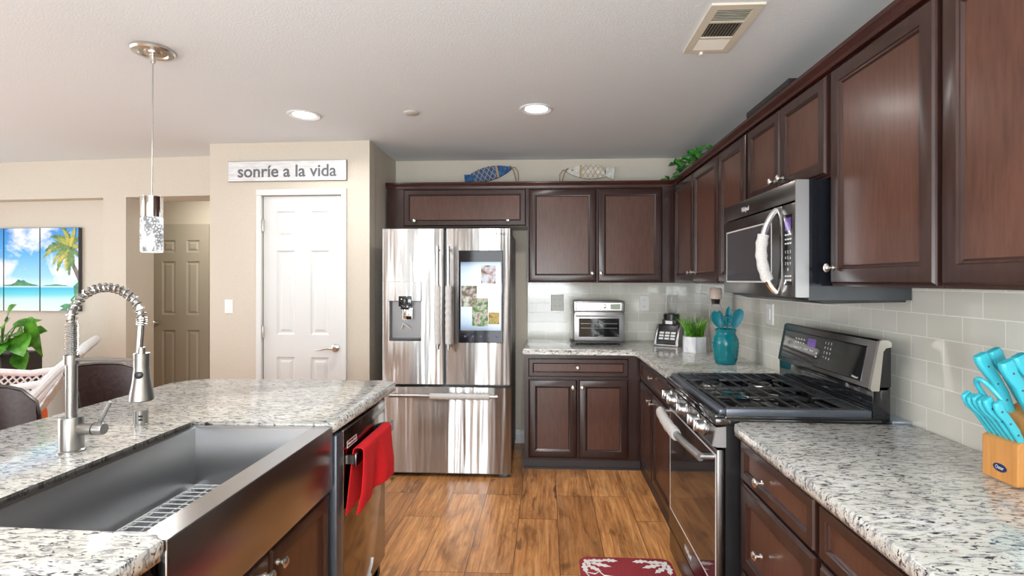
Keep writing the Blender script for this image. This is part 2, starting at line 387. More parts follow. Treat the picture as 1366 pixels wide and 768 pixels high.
# rear wall behind the camera and living room side wall, with their windows
wf = MB().box(-6.4, -3.3, -2.7, -2.55, 0, CEIL).box(-2.5, -1.45, -2.7, -2.55, 0, CEIL).box(.5, 1.6, -2.7, -2.55, 0, CEIL)
wf.box(-3.3, -2.5, -2.7, -2.55, 0, .7).box(-3.3, -2.5, -2.7, -2.55, 2.1, CEIL).box(-1.45, .5, -2.7, -2.55, 2.1, CEIL)
struct(wf.build('wall_front', 'wall', smooth=0))
wl = MB().box(-6.4, -6.25, -2.7, .05, 0, CEIL).box(-6.4, -6.25, 3.15, 6.0, 0, CEIL).box(-6.4, -6.25, .05, 3.15, 0, .3).box(-6.4, -6.25, .05, 3.15, 2.3, CEIL)
struct(wl.build('wall_left', 'wall', smooth=0))
for i, (x0, x1, z0, z1) in enumerate(((-1.45, .5, 0, 2.1), (-3.3, -2.5, .7, 2.1))):
    f = MB(); t = .05
    f.box(x0, x0 + t, -2.66, -2.6, z0, z1).box(x1 - t, x1, -2.66, -2.6, z0, z1).box(x0, x1, -2.66, -2.6, z1 - t, z1).box(x0, x1, -2.66, -2.6, z0, z0 + .04).box((x0 + x1) / 2 - .035, (x0 + x1) / 2 + .035, -2.57, -2.53, z0, z1)
    struct(f.build('window_%d' % (i + 1), 'white', smooth=0))
# baseboards
def baseb(name, p0, p1, n):
    p0 = Vector((*p0, 0)); p1 = Vector((*p1, 0)); n = Vector((*n, 0))
    prof = [(0, 0), (.016, 0), (.016, .075), (.012, .085), (.012, .10), (.006, .112), (0, .112)]
    struct(MB().prism([p0 + n * d + Vector((0, 0, h)) for d, h in prof], p1 - p0).build(name, 'white', smooth=0))
baseb('baseboard_back', (-1.32, YW), (-.17, YW), (0, -1))
baseb('baseboard_pantry', (-1.324, 3.84), (-1.324, YW), (1, 0))
# pantry door: casing (trim) and the door itself
dt = MB()
dt.box(-.878, -.838, -.022, .0, 0, 2.058, bev=.004).box(-.212, -.172, -.022, .0, 0, 2.058, bev=.004).box(-.878, -.172, -.022, .0, 2.058, 2.104, bev=.004)
struct(dt.build('trim_3', 'white', xf=PM, smooth=0))
PANEL_IN = [(0, 0), (.010, -.011), (.022, -.012), (.040, -.003)]
def six_panel(mb, mf, u0, u1, v0, v1, rows, mi=0, thick=.035):
    """door slab with real sunken panels: the face is a grid with the openings filled by stepped panels"""
    us = [u0, u0 + (u1 - u0) * .165, u0 + (u1 - u0) * .40, u0 + (u1 - u0) * .60, u0 + (u1 - u0) * .835, u1]
    vs = [v0]
    for a, b in rows: vs += [a, b]
    vs.append(v1)
    for i in range(5):
        for j in range(len(vs) - 1):
            if i in (1, 3) and j % 2 == 1:
                rings = [[mb.bm.verts.new(mf(u, v, w)) for u, v in ((us[i] + s, vs[j] + s), (us[i + 1] - s, vs[j] + s), (us[i + 1] - s, vs[j + 1] - s), (us[i] + s, vs[j + 1] - s))] for s, w in PANEL_IN]
                for A, B in zip(rings, rings[1:]):
                    for k in range(4): mb.face([A[k], A[(k + 1) % 4], B[(k + 1) % 4], B[k]], mi)
                mb.face(rings[-1], mi)
            else:
                mb.face([mb.bm.verts.new(mf(u, v, 0)) for u, v in ((us[i], vs[j]), (us[i + 1], vs[j]), (us[i + 1], vs[j + 1]), (us[i], vs[j + 1]))], mi)
    c = [[mb.bm.verts.new(mf(u, v, w)) for u, v in ((u0, v0), (u1, v0), (u1, v1), (u0, v1))] for w in (0, -thick)]
    for k in range(4): mb.face([c[0][k], c[0][(k + 1) % 4], c[1][(k + 1) % 4], c[1][k]], mi)
    mb.face(c[1][::-1], mi)
d1 = six_panel
mb = MB(); six_panel(mb, lambda u, v, w: (u, .012 - w, v), -.834, -.217, .01, 2.052, ((.22, .83), (1.0, 1.64), (1.735, 1.94)))
door1 = struct(mb.build('door_1', 'white', xf=PM, smooth=0, recalc=False))
def lever(parent, M_):
    h = MB().lathe([(.031, 0), (.031, .006), (.022, .012), (.012, .014), (.012, .045)], (-.268, .012, .903), (0, -1, 0), 20)
    h.tube([(-.268, -.033, .903), (-.29, -.04, .905), (-.33, -.042, .903), (-.365, -.040, .893), (-.40, -.036, .888)], [.011, .011, .009, .008, .005], 10)
    h.build('handle', 'nickel', parent, xf=M_)
lever(door1, PM)
for z in (.22, 1.02, 1.83):
    MB().box(-.842, -.826, -.012, .010, z - .045, z + .045, bev=.003).build('hinge', 'nickel', door1, xf=PM)
mb = MB(); six_panel(mb, lambda u, v, w: (u, 5.60 - w, v), -4.394, -3.75, .01, 2.04, ((.22, .86), (1.03, 1.625), (1.725, 1.86)))
door2 = struct(mb.build('door_2', 'hall_door', smooth=0, recalc=False))
MB().lathe([(.03, 0), (.03, .005), (.012, .012), (.012, .035), (.026, .045), (.029, .06), (.02, .072), (.004, .075)], (-4.355, 5.60, .94), (0, -1, 0), 18).build('knob', 'nickel', door2)
# crown moulding along the cabinet tops
cp = [(-.02, 2.160), (.022, 2.160), (.025, 2.172), (.031, 2.186), (.036, 2.192), (.036, 2.206), (-.02, 2.206)]
cm = MB(); rows = [[cm.bm.verts.new(p) for p in ((-1.306, 4.199 - d, z), (1.019 - d, 4.199 - d, z), (1.019 - d, .32, z))] for d, z in cp]
for A, B in zip(rows, rows[1:] + rows[:1]):
    for k in range(2): cm.face([A[k], A[k + 1], B[k + 1], B[k]])
cm.face([r[0] for r in rows]); cm.face([r[2] for r in rows][::-1])
struct(cm.build('trim_4', 'crown', smooth=0))

# ------------------------------------------------------------------ cabinets
XU, YU = 1.019, 4.199
def cabinet(name, label, carc, fronts, loc, extra=None):
    t = thing(name, label, 'cabinet', loc)
    b = MB()
    for c in carc: b.box(*c[:6], c[6] if len(c) > 6 else 0)
    b.build('carcass', ['frame', 'toe'], t, smooth=0)
    for kind, mf, u0, u1, v0, v1, kn, *fw in fronts:
        cab_front(kind, mf, u0, u1, v0, v1, t, kn, fw[0] if fw else 1.0)
    return t
bu, ru = back_f(YU), right_f(XU)
cabinet('wall_cabinet', 'wide dark cherry lift-up cabinet above the steel refrigerator', [(-1.306, -.152, YU, YW - .002, 1.847, 2.165)],
        [('door', bu, -1.163, -.163, 1.853, 2.152, [(-1.07, 1.895), (-.306, 1.895)], .8)], (-.7, 4.36, 1.847))
cabinet('wall_cabinet', 'double-door dark cherry wall cabinet above the toaster oven', [(-.150, 1.016, YU, YW - .008, 1.393, 2.165)],
        [('door', bu, -.143, .402, 1.400, 2.152, [(.367, 1.469)]), ('door', bu, .411, .924, 1.400, 2.152, [(.436, 1.469)])], (.43, 4.36, 1.393))
cabinet('wall_cabinet', 'two-door dark cherry wall cabinet in the corner under the ivy', [(XU, XW - .008, 3.092, YW - .008, 1.393, 2.165)],
        [('door', ru, 3.615, 4.12, 1.400, 2.152, [(3.655, 1.469)]), ('door', ru, 3.100, 3.605, 1.400, 2.152, [(3.565, 1.469)])], (1.17, 3.8, 1.393))
cabinet('wall_cabinet', 'single narrow dark cherry wall cabinet just beyond the microwave', [(XU, XW - .008, 2.672, 3.088, 1.393, 2.165)],
        [('door', ru, 2.682, 3.080, 1.400, 2.152, [(2.72, 1.469)])], (1.17, 2.88, 1.393))
cabinet('wall_cabinet', 'short two-door dark cherry cabinet above the microwave', [(XU, XW - .008, 1.908, 2.668, 1.786, 2.165)],
        [('door', ru, 2.288, 2.640, 1.795, 2.152, [(2.325, 1.845)], .85), ('door', ru, 1.920, 2.280, 1.795, 2.152, [(2.245, 1.845)], .85)], (1.17, 2.29, 1.786))
cabinet('wall_cabinet', 'tall dark cherry wall cabinet with knob at its lower corner beside the microwave', [(XU, XW - .008, 1.384, 1.904, 1.393, 2.165)],
        [('door', ru, 1.392, 1.888, 1.400, 2.152, [(1.862, 1.458)])], (1.17, 1.64, 1.393))
cabinet('wall_cabinet', 'dark cherry wall cabinet cut by the right edge of the photo above the knives', [(XU, XW - .008, .33, 1.380, 1.393, 2.165)],
        [('door', ru, .862, 1.372, 1.400, 2.152, [(.90, 1.458)]), ('door', ru, .345, .852, 1.400, 2.152, [(.815, 1.458)])], (1.17, .85, 1.393))
XB, YB = .7086, 3.916
bb, rb = back_f(YB), right_f(XB)
cabinet('base_cabinet', 'dark cherry base cabinet with one wide drawer over two doors beside the fridge', [(-.165, .70, YB, YW - .002, 0, .855), (-.173, .70, YB - .006, YB, 0, .068, 1), (-.173, .70, YB - .016, YB, 0, .014, 1)],
        [('drawer', bb, -.134, .611, .690, .828, [(.235, .762)], .62), ('door', bb, -.134, .232, .082, .672, [(.200, .613)]), ('door', bb, .241, .611, .082, .672, [(.268, .613)])], (.27, 4.2, 0))
cabinet('base_cabinet', 'dark cherry corner base cabinet beyond the range, one drawer over two doors', [(XB, XW - .008, 2.708, YW - .01, 0, .855), (.702, XB, 2.708, YB - .02, 0, .068, 1)],
        [('drawer', rb, 2.90, 3.86, .690, .828, [(3.42, .775)], .62), ('door', rb, 3.445, 3.86, .082, .672, [(3.49, .613)]), ('door', rb, 2.90, 3.435, .082, .672, [(3.395, .613)])], (1.0, 3.5, 0))
cabinet('base_cabinet', 'dark cherry base cabinet of three stacked drawers beside the range', [(XB, XW - .008, 1.372, 1.934, 0, .855), (.702, XB, 1.372, 1.934, 0, .068, 1)],
        [('drawer', rb, 1.380, 1.885, .710, .850, [(1.692, .768)], .62), ('drawer', rb, 1.380, 1.885, .395, .697, [(1.70, .530)]), ('drawer', rb, 1.380, 1.885, .085, .382, [(1.692, .23)])], (1.0, 1.65, 0))
cabinet('base_cabinet', 'dark cherry drawer base cabinet under the knife block', [(XB, XW - .008, .25, 1.368, 0, .855), (.702, XB, .25, 1.368, 0, .068, 1)],
        [('drawer', rb, .82, 1.355, .710, .850, [(1.09, .77)], .62), ('drawer', rb, .82, 1.355, .395, .697, [(1.09, .53)]), ('drawer', rb, .82, 1.355, .085, .382, [(1.09, .23)]),
         ('drawer', rb, .27, .805, .710, .850, [(.54, .77)], .62), ('drawer', rb, .27, .805, .395, .697, [(.54, .53)])], (1.0, .8, 0))

# ------------------------------------------------------------------ countertops
def counter(name, pts, label, z0=.857, z1=HC, bev=.016):
    o = MB().prism([(x, y, z0) for x, y in pts], (0, 0, z1 - z0), bev=bev, seg=4).build(name, 'granite', smooth=50)
    return tag(o, label, 'countertop')
def rc(cx, cy, r, a0, a1, n=5): return [(cx + r * math.cos(R(a0 + (a1 - a0) * i / n)), cy + r * math.sin(R(a0 + (a1 - a0) * i / n))) for i in range(n + 1)]
counter('countertop', [(-.178, YW - .007), (-.178, 3.888), (.640, 3.888), (.676, 3.852), (.676, 2.712), (XW - .007, 2.712), (XW - .007, YW - .007)], 'L-shaped speckled granite countertop running round the corner beyond the range')
counter('countertop', [(XW - .007, 1.932)] + rc(.706, 1.902, .03, 90, 180) + [(.676, .24), (XW - .007, .24)], 'speckled granite countertop in front of the range carrying the knife block')
counter('countertop', [(-.765, .3)] + rc(-.790, .995, .025, 0, 90) + [(-1.306, 1.02), (-1.306, 1.848), (-.775, 1.848), (-.765, 1.858)] + rc(-.800, 2.60, .035, 0, 90) + rc(-1.76, 2.515, .12, 90, 180) + [(-1.88, .3)], 'speckled granite island countertop wrapped around the apron sink')

# ------------------------------------------------------------------ island
def island_cab(name, label, y0, y1, ztop, fronts, face=-.80):
    t = thing(name, label, 'cabinet', (-1.1, (y0 + y1) / 2, 0))
    b = MB().box(-1.40, face, y0, y1, .10, ztop).box(-1.40, face - .06, y0, y1, 0, .10, 1)
    b.build('carcass', ['frame', 'toe'], t, smooth=0)
    for f in fronts: cab_front(f[0], isl_f(face), *f[1:5], t, f[5], f[6] if len(f) > 6 else 1.0)
    return t
island_cab('base_cabinet', 'reddish wood sink base cabinet below the steel apron with two knobbed doors', 1.02, 1.845, .655, [('door', 1.030, 1.432, .11, .650, [(1.400, .597)]), ('door', 1.440, 1.838, .11, .650, [(1.472, .597)])])
island_cab('base_cabinet', 'dark island cabinet under the near granite end beside the sink', .42, 1.012, .855, [('drawer', .43, 1.000, .69, .835, [(.72, .765)], .62), ('door', .43, 1.000, .11, .675, [(.96, .62)])])
ie = MB().box(-1.56, -1.402, .42, 2.47, 0, .856, bev=.003).box(-1.402, -.80, 2.445, 2.47, 0, .856, bev=.003)
tag(ie.build('island_panel', 'panel', smooth=0), 'cherry wood back and end panel of the kitchen island', 'island panel')

# apron sink
sk = thing('farmhouse_sink', 'stainless steel farmhouse apron sink set into the island', 'sink', (-1.04, 1.433, .65))
b = MB()
x0, x1, y0, y1, zt, zb = -1.277, -.842, 1.040, 1.830, .886, .662
ox0, ox1, oy0, oy1 = -1.304, -.772, 1.022, 1.846
def ring(x0, x1, y0, y1, z): return [b.bm.verts.new(p) for p in ((x0, y0, z), (x1, y0, z), (x1, y1, z), (x0, y1, z))]
r0, r1, r2, r3, r4 = ring(ox0, ox1, oy0, oy1, zt), ring(x0, x1, y0, y1, zt), ring(x0 + .004, x1 - .004, y0 + .004, y1 - .004, zt - .008), ring(x0 + .006, x1 - .006, y0 + .006, y1 - .006, zb + .012), ring(x0 + .018, x1 - .018, y0 + .018, y1 - .018, zb)
r5 = ring(ox0, ox1 - .02, oy0, oy1, zb - .006); r6 = ring(ox0, ox1 - .02, oy0, oy1, zt - .003)
for A, B in ((r0, r1), (r1, r2), (r2, r3), (r3, r4), (r6, r5)):
    for k in range(4): b.face([A[k], A[(k + 1) % 4], B[(k + 1) % 4], B[k]], 1 if A in (r0, r1) else 0)
b.face(r4); b.face(r5)
b.lathe([(.045, .0), (.045, .002), (.03, .003), (.028, .001)], (-1.06, 1.43, zb), (0, 0, 1), 24)
b.build('basin', ['sink_in', 'sink'], sk, smooth=30, recalc=False)
MB().box(-.800, ox1, oy0, oy1, .660, zt - .0005, bev=.004, seg=3).build('apron', 'sink', sk)
g = MB(); gz = zb + .022
for i in range(24):
    y = 1.075 + .72 * i / 23
    g.tube([(-1.25, y, gz), (-.872, y, gz)], .0022, 6)
for i in range(7):
    x = -1.25 + .378 * i / 6
    g.tube([(x, 1.075, gz - .004), (x, 1.795, gz - .004)], .0026, 6)
for x in (-1.25, -.872):
    for y in (1.1, 1.77): g.tube([(x, y, gz - .004), (x, y, zb + .001)], .005, 8)
tag(g.build('sink_grid', 'grate_wire'), 'wire rinsing grid lying on the floor of the steel sink', 'sink grid')

# faucet
FX, FY = -1.432, 1.500
fa = thing('faucet', 'brushed nickel spring-neck faucet with pull-down sprayer beside the sink', 'faucet', (FX, FY, HC))
MB().lathe([(.036, 0), (.036, .005), (.031, .008), (.031, .100), (.029, .104), (.0148, .104), (.0148, .262), (.0195, .262), (.0195, .290), (.012, .290)], (FX, FY, HC), (0, 0, 1), 28).build('column', 'faucet', fa)
cx_, rr = (FX + -1.212) / 2, (-1.212 - FX) / 2
path = [Vector((FX, FY, HC + .285 + .11 * i / 10)) for i in range(11)]
za = HC + .395
path += [Vector((cx_ - rr * math.cos(math.pi * i / 40), FY, za + rr * .9 * math.sin(math.pi * i / 40))) for i in range(1, 40)]
path += [Vector((cx_ + rr - .001 * i, FY, za - .013 * i)) for i in range(0, 9)]
MB().tube(path, .0085, 10).build('hose', 'faucet', fa)
# spring: closely wound on the lower column, open over the arch
Ls = [0]
for a, c in zip(path, path[1:]): Ls.append(Ls[-1] + (c - a).length)
tot = Ls[-1] - .09
def at_len(s):
    for i in range(len(path) - 1):
        if Ls[i + 1] >= s:
            k = (s - Ls[i]) / (Ls[i + 1] - Ls[i]); t = (path[i + 1] - path[i]).normalized(); return path[i].lerp(path[i + 1], k), t
    return path[-1], (path[-1] - path[-2]).normalized()
coil = []; s_ = 0; ph = 0
while s_ < tot:
    p, t = at_len(s_); n = Vector((0, 1, 0)); bn = t.cross(n)
    rad = .0128 if s_ > .10 else .0148
    coil.append(p + rad * (math.cos(ph) * n + math.sin(ph) * bn)); ph += 2 * math.pi / 10
    pitch = .0058 if (s_ < .105 or s_ > tot - .025) else .0165
    s_ += pitch / 10
MB().tube(coil, .0024, 5).build('spring', 'spring', fa)
MB().tube([(FX, FY, HC + .276), (-1.212, FY, HC + .276)], .0065, 12).lathe([(.021, 0), (.021, .042)], (-1.212, FY, HC + .255), (0, 0, 1), 20).build('support_arm', 'faucet', fa)
sp = MB().lathe([(.0, 0), (.030, .0), (.033, .003), (.0325, .012), (.024, .06), (.0195, .105), (.0195, .130), (.011, .134), (.0095, .16)], (-1.212, FY, HC + .155), (0, 0, 1), 24).build('spray_head', 'faucet', fa)
MB().lathe([(.011, 0), (.011, .004), (.008, .006)], (-1.203, FY - .021, HC + .235), (.35, -1, 0), 14).build('button', 'black', sp)
lv = MB().lathe([(.0175, .0), (.0175, .075), (.016, .078)], (FX + .025, FY, HC + .068), (1, 0, 0), 18).build('valve', 'faucet', fa)
MB().lathe([(.0182, 0), (.0182, .003)], (FX + .072, FY, HC + .068), (1, 0, 0), 18).build('seal_ring', 'black', lv)
MB().tube([(FX + .085, FY, HC + .080), (FX + .105, FY, HC + .118), (FX + .122, FY, HC + .150)], [.006, .0058, .0055], 10).build('lever', 'faucet', fa)
ag = MB().lathe([(.025, 0), (.025, .003), (.0225, .006), (.0225, .052), (.020, .055), (.0, .056)], (-1.447, 1.788, HC), (0, 0, 1), 24)
ag_o = tag(ag.build('air_gap', 'faucet'), 'short brushed nickel air gap cap standing on the island behind the sink', 'air gap')
for dz in (.020, .032): MB().box(-1.437, -1.424, 1.7635, 1.7665, HC + dz, HC + dz + .005).build('slot', 'black', ag_o)

# dishwasher
dw = thing('dishwasher', 'dark stainless dishwasher at the end of the island with red towel', 'dishwasher', (-1.05, 2.15, 0))
MB().box(-1.395, -.80, 1.868, 2.432, .02, .85).build('tub', 'black', dw, smooth=0)
MB().box(-.80, -.765, 1.930, 2.434, .105, .846, bev=.004).build('door', 'dw', dw)
MB().box(-.80, -.765, 1.862, 1.927, .10, .846, bev=.003).build('side_trim', 'slate', dw)
hd = MB().box(-.732, -.722, 1.945, 2.43, .705, .752, bev=.003).box(-.766, -.730, 1.95, 1.965, .712, .745).box(-.766, -.730, 2.41, 2.425, .712, .745)
hd.build('handle', 'steel_dark', dw)
bd = MB().loops(isl_f(-.765), 1.962, 2.062, .768, .795, [(0, 0), (0, .0015), (.003, .0015), (.0035, .0008)], (0, 1)).build('badge', ['silver_ink', 'dw'], dw, smooth=0)
text('lettering', 'KitchenAid', .013, (-.7637, 2.012, .781), (0, 1, 0), (0, 0, 1), 'silver_ink', bd, width=.075)
MB().tube([(-.7645, 2.235, .135), (-.7645, 2.225, .12), (-.7645, 2.205, .118), (-.7645, 2.20, .135), (-.7645, 2.225, .15), (-.7645, 2.25, .165), (-.7645, 2.262, .19)], .003, 6).build('decal', 'silver_ink', dw)
MB().box(-.86, -.80, 1.87, 2.43, 0, .10).build('toe_plate', 'black', dw, smooth=0)
# red towel over the dishwasher handle
tw = MB(); NY, NT = 26, 40
def towel(s, t_):
    e = .5 - .5 * math.cos(math.pi * s)
    if t_ < .44:
        k = 1 - t_ / .44; x = -.7475; z = .757 - (.225 - .02 * s) * k; Y = 1.975 + .36 * s - .075 * (1 - s) * k
    elif t_ < .56:
        a = math.pi * (1 - (t_ - .44) / .12); x = -.727 + .0205 * math.cos(a); z = .757 + .010 * math.sin(a); Y = 1.975 + .36 * s
    else:
        k = (t_ - .56) / .44
        z = .757 - (.232 - .022 * s - .012 * math.sin(3.1 * s)) * k
        x = -.7065 + min(1, k * 1.5) * (.012 + .014 * math.sin(s * 9.5 + .4) + .005 * math.sin(s * 21 + 1)) - .034 * (1 - s) ** 2.5 * k ** 1.5
        Y = 1.975 + .36 * s - .05 * (1 - s) ** 2 * k
    return (x, Y, z)
gv = [[tw.bm.verts.new(towel(i / NY, j / NT)) for j in range(NT + 1)] for i in range(NY + 1)]
for i in range(NY):
    for j in range(NT): tw.face([gv[i][j], gv[i + 1][j], gv[i + 1][j + 1], gv[i][j + 1]])
tag(tw.build('towel', 'red', smooth=80, mods=[('SOLIDIFY', dict(thickness=.005, offset=0)), ('SUBSURF', dict(levels=1, render_levels=1))]), 'bright red terry towel draped over the dishwasher handle', 'towel')

# ------------------------------------------------------------------ refrigerator
fr = thing('refrigerator', 'stainless french-door refrigerator with screen and water dispenser', 'refrigerator', (-.715, 4.05, 0))
FYf = 3.70
MB().box(-1.165, -.262, FYf + .062, 4.44, .055, 1.765, bev=.006).build('cabinet_body', 'grey_body', fr)
MB().box(-1.163, -.250, FYf + .01, FYf + .10, .022, .050).build('kick_plate', 'slate', fr, smooth=0)
for x0, x1, y0, y1, z1 in ((-1.16, -1.10, FYf + .02, FYf + .10, .03), (-.335, -.275, FYf + .02, FYf + .08, .03), (-1.12, -1.06, 4.3, 4.4, .06), (-.36, -.30, 4.3, 4.4, .06)):
    MB().box(x0, x1, y0, y1, 0, z1, bev=.004).build('foot', 'slate', fr)
DFR = lambda u, v, w: (u, FYf - w, v)
def fridge_door(name, x0, x1, z0, z1, hole=None):
    mb = MB(); prof = [(0, -.056), (0, -.012), (.003, -.005), (.010, 0)]
    rings = [[mb.bm.verts.new(DFR(u, v, w)) for u, v in ((x0 + i, z0 + i * .3), (x1 - i, z0 + i * .3), (x1 - i, z1 - i * .3), (x0 + i, z1 - i * .3))] for i, w in prof]
    for A, B in zip(rings, rings[1:]):
        for k in range(4): mb.face([A[k], A[(k + 1) % 4], B[(k + 1) % 4], B[k]])
    mb.face(rings[0][::-1])
    if hole:
        hx0, hx1, hz0, hz1 = hole; L = rings[-1]
        h = [mb.bm.verts.new(DFR(u, v, 0)) for u, v in ((hx0, hz0), (hx1, hz0), (hx1, hz1), (hx0, hz1))]
        for k in range(4): mb.face([L[k], L[(k + 1) % 4], h[(k + 1) % 4], h[k]])
        h2 = [mb.bm.verts.new(DFR(u, v, -.05)) for u, v in ((hx0 + .008, hz0 + .02), (hx1 - .008, hz0 + .02), (hx1 - .008, hz1), (hx0 + .008, hz1))]
        for k in range(4): mb.face([h[k], h[(k + 1) % 4], h2[(k + 1) % 4], h2[k]], 1)
        mb.face(h2, 1)
    else: mb.face(rings[-1])
    return mb.build(name, ['fridge', 'recess'], fr, smooth=40, recalc=False)
dl = fridge_door('door', -1.186, -.735, .664, 1.787, (-1.132, -.900, .976, 1.262))
drr = fridge_door('door', -.720, -.250, .664, 1.787)
dd = fridge_door('freezer_drawer', -1.172, -.247, .028, .648)
def sleeve(mb, p0, p1, r, seg=14, n=26, wob=.0018, flat=1.0):
    p0, p1 = Vector(p0), Vector(p1)
    mb.tube([p0.lerp(p1, i / n) for i in range(n + 1)], [r + wob * math.sin(i * 1.9) + wob * .7 * math.sin(i * 4.1 + 1) for i in range(n + 1)], seg, flat=flat)
for x, door in ((-.770, dl), (-.692, drr)):
    h = MB().tube([(x, FYf - .055, .925), (x, FYf - .055, 1.655)], .0125, 14)
    for z in (.95, 1.63): h.tube([(x, FYf, z), (x, FYf - .055, z)], .010, 10)
    h.build('handle', 'steel_body', door)
    c = MB(); sleeve(c, (x, FYf - .055, .965), (x, FYf - .055, 1.375), .0215)
    c.build('handle_cover', 'cloth_white', door, smooth=60)
h = MB().tube([(-1.118, FYf - .055, .594), (-.34, FYf - .055, .594)], .0125, 14)
for x in (-1.09, -.37): h.tube([(x, FYf, .594), (x, FYf - .055, .594)], .010, 10)
h.build('handle', 'steel_body', dd)
c = MB(); sleeve(c, (-.822, FYf - .055, .592), (-.40, FYf - .055, .592), .022); c.build('handle_cover', 'cloth_white', dd, smooth=60)
# dispenser details
dsp = MB().loops(DFR, -1.138, -.894, 1.262, 1.405, [(0, 0), (.004, .004), (.02, .006)], (0, 0)).build('dispenser_panel', 'fridge', dl, smooth=30)
MB().box(-1.062, -.968, FYf - .012, FYf + .03, 1.225, 1.300, bev=.004).box(-1.045, -.985, FYf - .02, FYf + .01, 1.205, 1.24, bev=.004).build('spout', 'black_gloss', dl)
MB().box(-1.035, -.965, FYf + .004, FYf + .012, 1.13, 1.215, bev=.006).build('paddle', 'chrome', dl)
MB().tube([(-1.05, FYf + .03, 1.06), (-1.035, FYf + .02, 1.10), (-1.01, FYf + .02, 1.085), (-.985, FYf + .035, 1.06)], .006, 8).build('ice_lever', 'cloth_white', dl)
MB().box(-1.122, -.910, FYf + .003, FYf + .045, .986, .992).build('drip_tray', 'steel_dark', dl, smooth=0)
# screen
sc_ = MB().loops(DFR, -.628, -.308, .966, 1.627, [(0, 0), (.002, .004), (.004, .005)], (0, 0)).build('touch_screen', 'screen_glass', drr, smooth=0)
def m_screen():
    m, nt, b = new_mat('lit_screen'); v = coords(nt)
    sp_ = nd(nt, 'ShaderNodeSeparateXYZ'); nt.links.new(v, sp_.inputs[0])
    mr = nd(nt, 'ShaderNodeMapRange'); mr.inputs['From Min'].default_value = -.25; mr.inputs['From Max'].default_value = .25; nt.links.new(sp_.outputs[2], mr.inputs['Value'])
    c = ramp(nt, mr.outputs[0], [(0, (.10, .14, .22)), (.10, (.42, .55, .72)), (.25, (.66, .76, .86)), (.8, (.66, .78, .90)), (.92, (.45, .58, .78)), (1, (.10, .14, .24))])
    nt.links.new(c, b.inputs['Emission Color']); b.inputs['Emission Strength'].default_value = .95; b.inputs['Base Color'].default_value = (.02, .02, .02, 1); b.inputs['Roughness'].default_value = .1
    return m
M['screen'] = m_screen()
MB().box(-.612, -.322, FYf - .0062, FYf - .0045, 1.055, 1.545).build('display', 'screen', sc_, smooth=0)
def m_photo(name, stops, scale):
    m, nt, b = new_mat(name); n = noise(nt, coords(nt, (1, 1, 1)), scale, 3)
    c = ramp(nt, n, stops); nt.links.new(c, b.inputs['Emission Color']); b.inputs['Emission Strength'].default_value = .8; b.inputs['Base Color'].default_value = (.02, .02, .02, 1)
    return m
photos = [(-.465, -.360, 1.39, 1.52, [(.38, (.10, .06, .05)), (.46, (.55, .32, .28)), (.55, (.62, .68, .76)), (.68, (.75, .78, .84))], 22),
          (-.608, -.495, 1.225, 1.375, [(.38, (.03, .10, .03)), (.47, (.25, .14, .10)), (.56, (.55, .48, .45)), (.66, (.62, .80, .58))], 26),
          (-.530, -.415, 1.085, 1.285, [(.36, (.02, .12, .02)), (.47, (.16, .30, .08)), (.54, (.62, .58, .52)), (.66, (.30, .14, .09))], 26),
          (-.412, -.335, 1.10, 1.185, [(.38, (.25, .06, .02)), (.5, (.60, .38, .06)), (.64, (.20, .34, .06))], 34)]
for i, (x0, x1, z0, z1, stp, scl) in enumerate(photos):
    M['ph%d' % i] = m_photo('screen_photo', stp, scl)
    MB().box(x0, x1, FYf - .0070, FYf - .0060, z0, z1).build('photo_tile', 'ph%d' % i, sc_, smooth=0)
for i in range(5):
    MB().lathe([(.008, 0), (.006, .0008)], (-.582 + i * .057, FYf - .005, 1.012), (0, -1, 0), 8).build('icon', 'violet_lcd', sc_)
text('brand_lettering', 'SAMSUNG', .022, (-.340, FYf - .0008, 1.745), (1, 0, 0), (0, 0, 1), 'dark_ink', drr, width=.105)
for z in (1.745, 1.52): MB().box(-.262, -.248, FYf + .075, FYf + .12, z - .04, z + .04, bev=.003).build('hinge', 'black', fr)

# ------------------------------------------------------------------ range
RY0, RY1 = 1.944, 2.700
rg = thing('gas_range', 'black and steel gas range with five knobs and raised control backguard', 'range', (.95, 2.32, 0))
MB().box(.658, 1.235, RY0, RY1, .03, .884).box(.67, 1.2, RY0 + .03, RY1 - .03, 0, .03).build('body', 'black', rg, smooth=0)
# oven door
od = MB().box(.628, .656, RY0 + .002, RY1 - .002, .162, .790, bev=.004).build('oven_door', 'steel_dark', rg)
MB().loops(right_f(.628), RY0 + .012, RY1 - .03, .262, .770, [(0, 0), (0, .0015), (.006, .002), (.008, .001)], (1, 0)).build('window', ['oven_glass', 'silver_ink'], od, smooth=0)
text('brand_lettering', 'Whirlpool', .034, (.6272, 2.34, .205), (0, -1, 0), (0, 0, 1), 'silver_ink', od, width=.105)
MB().box(.632, .657, RY0 + .002, RY1 - .002, .035, .150, bev=.004).build('drawer', 'steel_dark', rg)
# handle: a bar bowing outwards, with a cloth sleeve
hp = [Vector((.578 - .022 * math.sin(math.pi * i / 20), RY1 - .02 - (RY1 - RY0 - .055) * i / 20, .752)) for i in range(21)]
hb = MB().tube(hp, .0135, 12, flat=1.2).tube([(.629, RY1 - .03, .752), (.578, RY1 - .03, .752)], .011, 10).tube([(.629, RY0 + .045, .752), (.578, RY0 + .045, .752)], .012, 10)
hb.build('handle', 'steel_body', od)
cv = MB(); q = hp[1:13]
cv.tube(q, [.0225 + .0016 * math.sin(i * 2.1) for i in range(len(q))], 14, flat=1.25); cv.build('handle_cover', 'cloth_white', od, smooth=60)
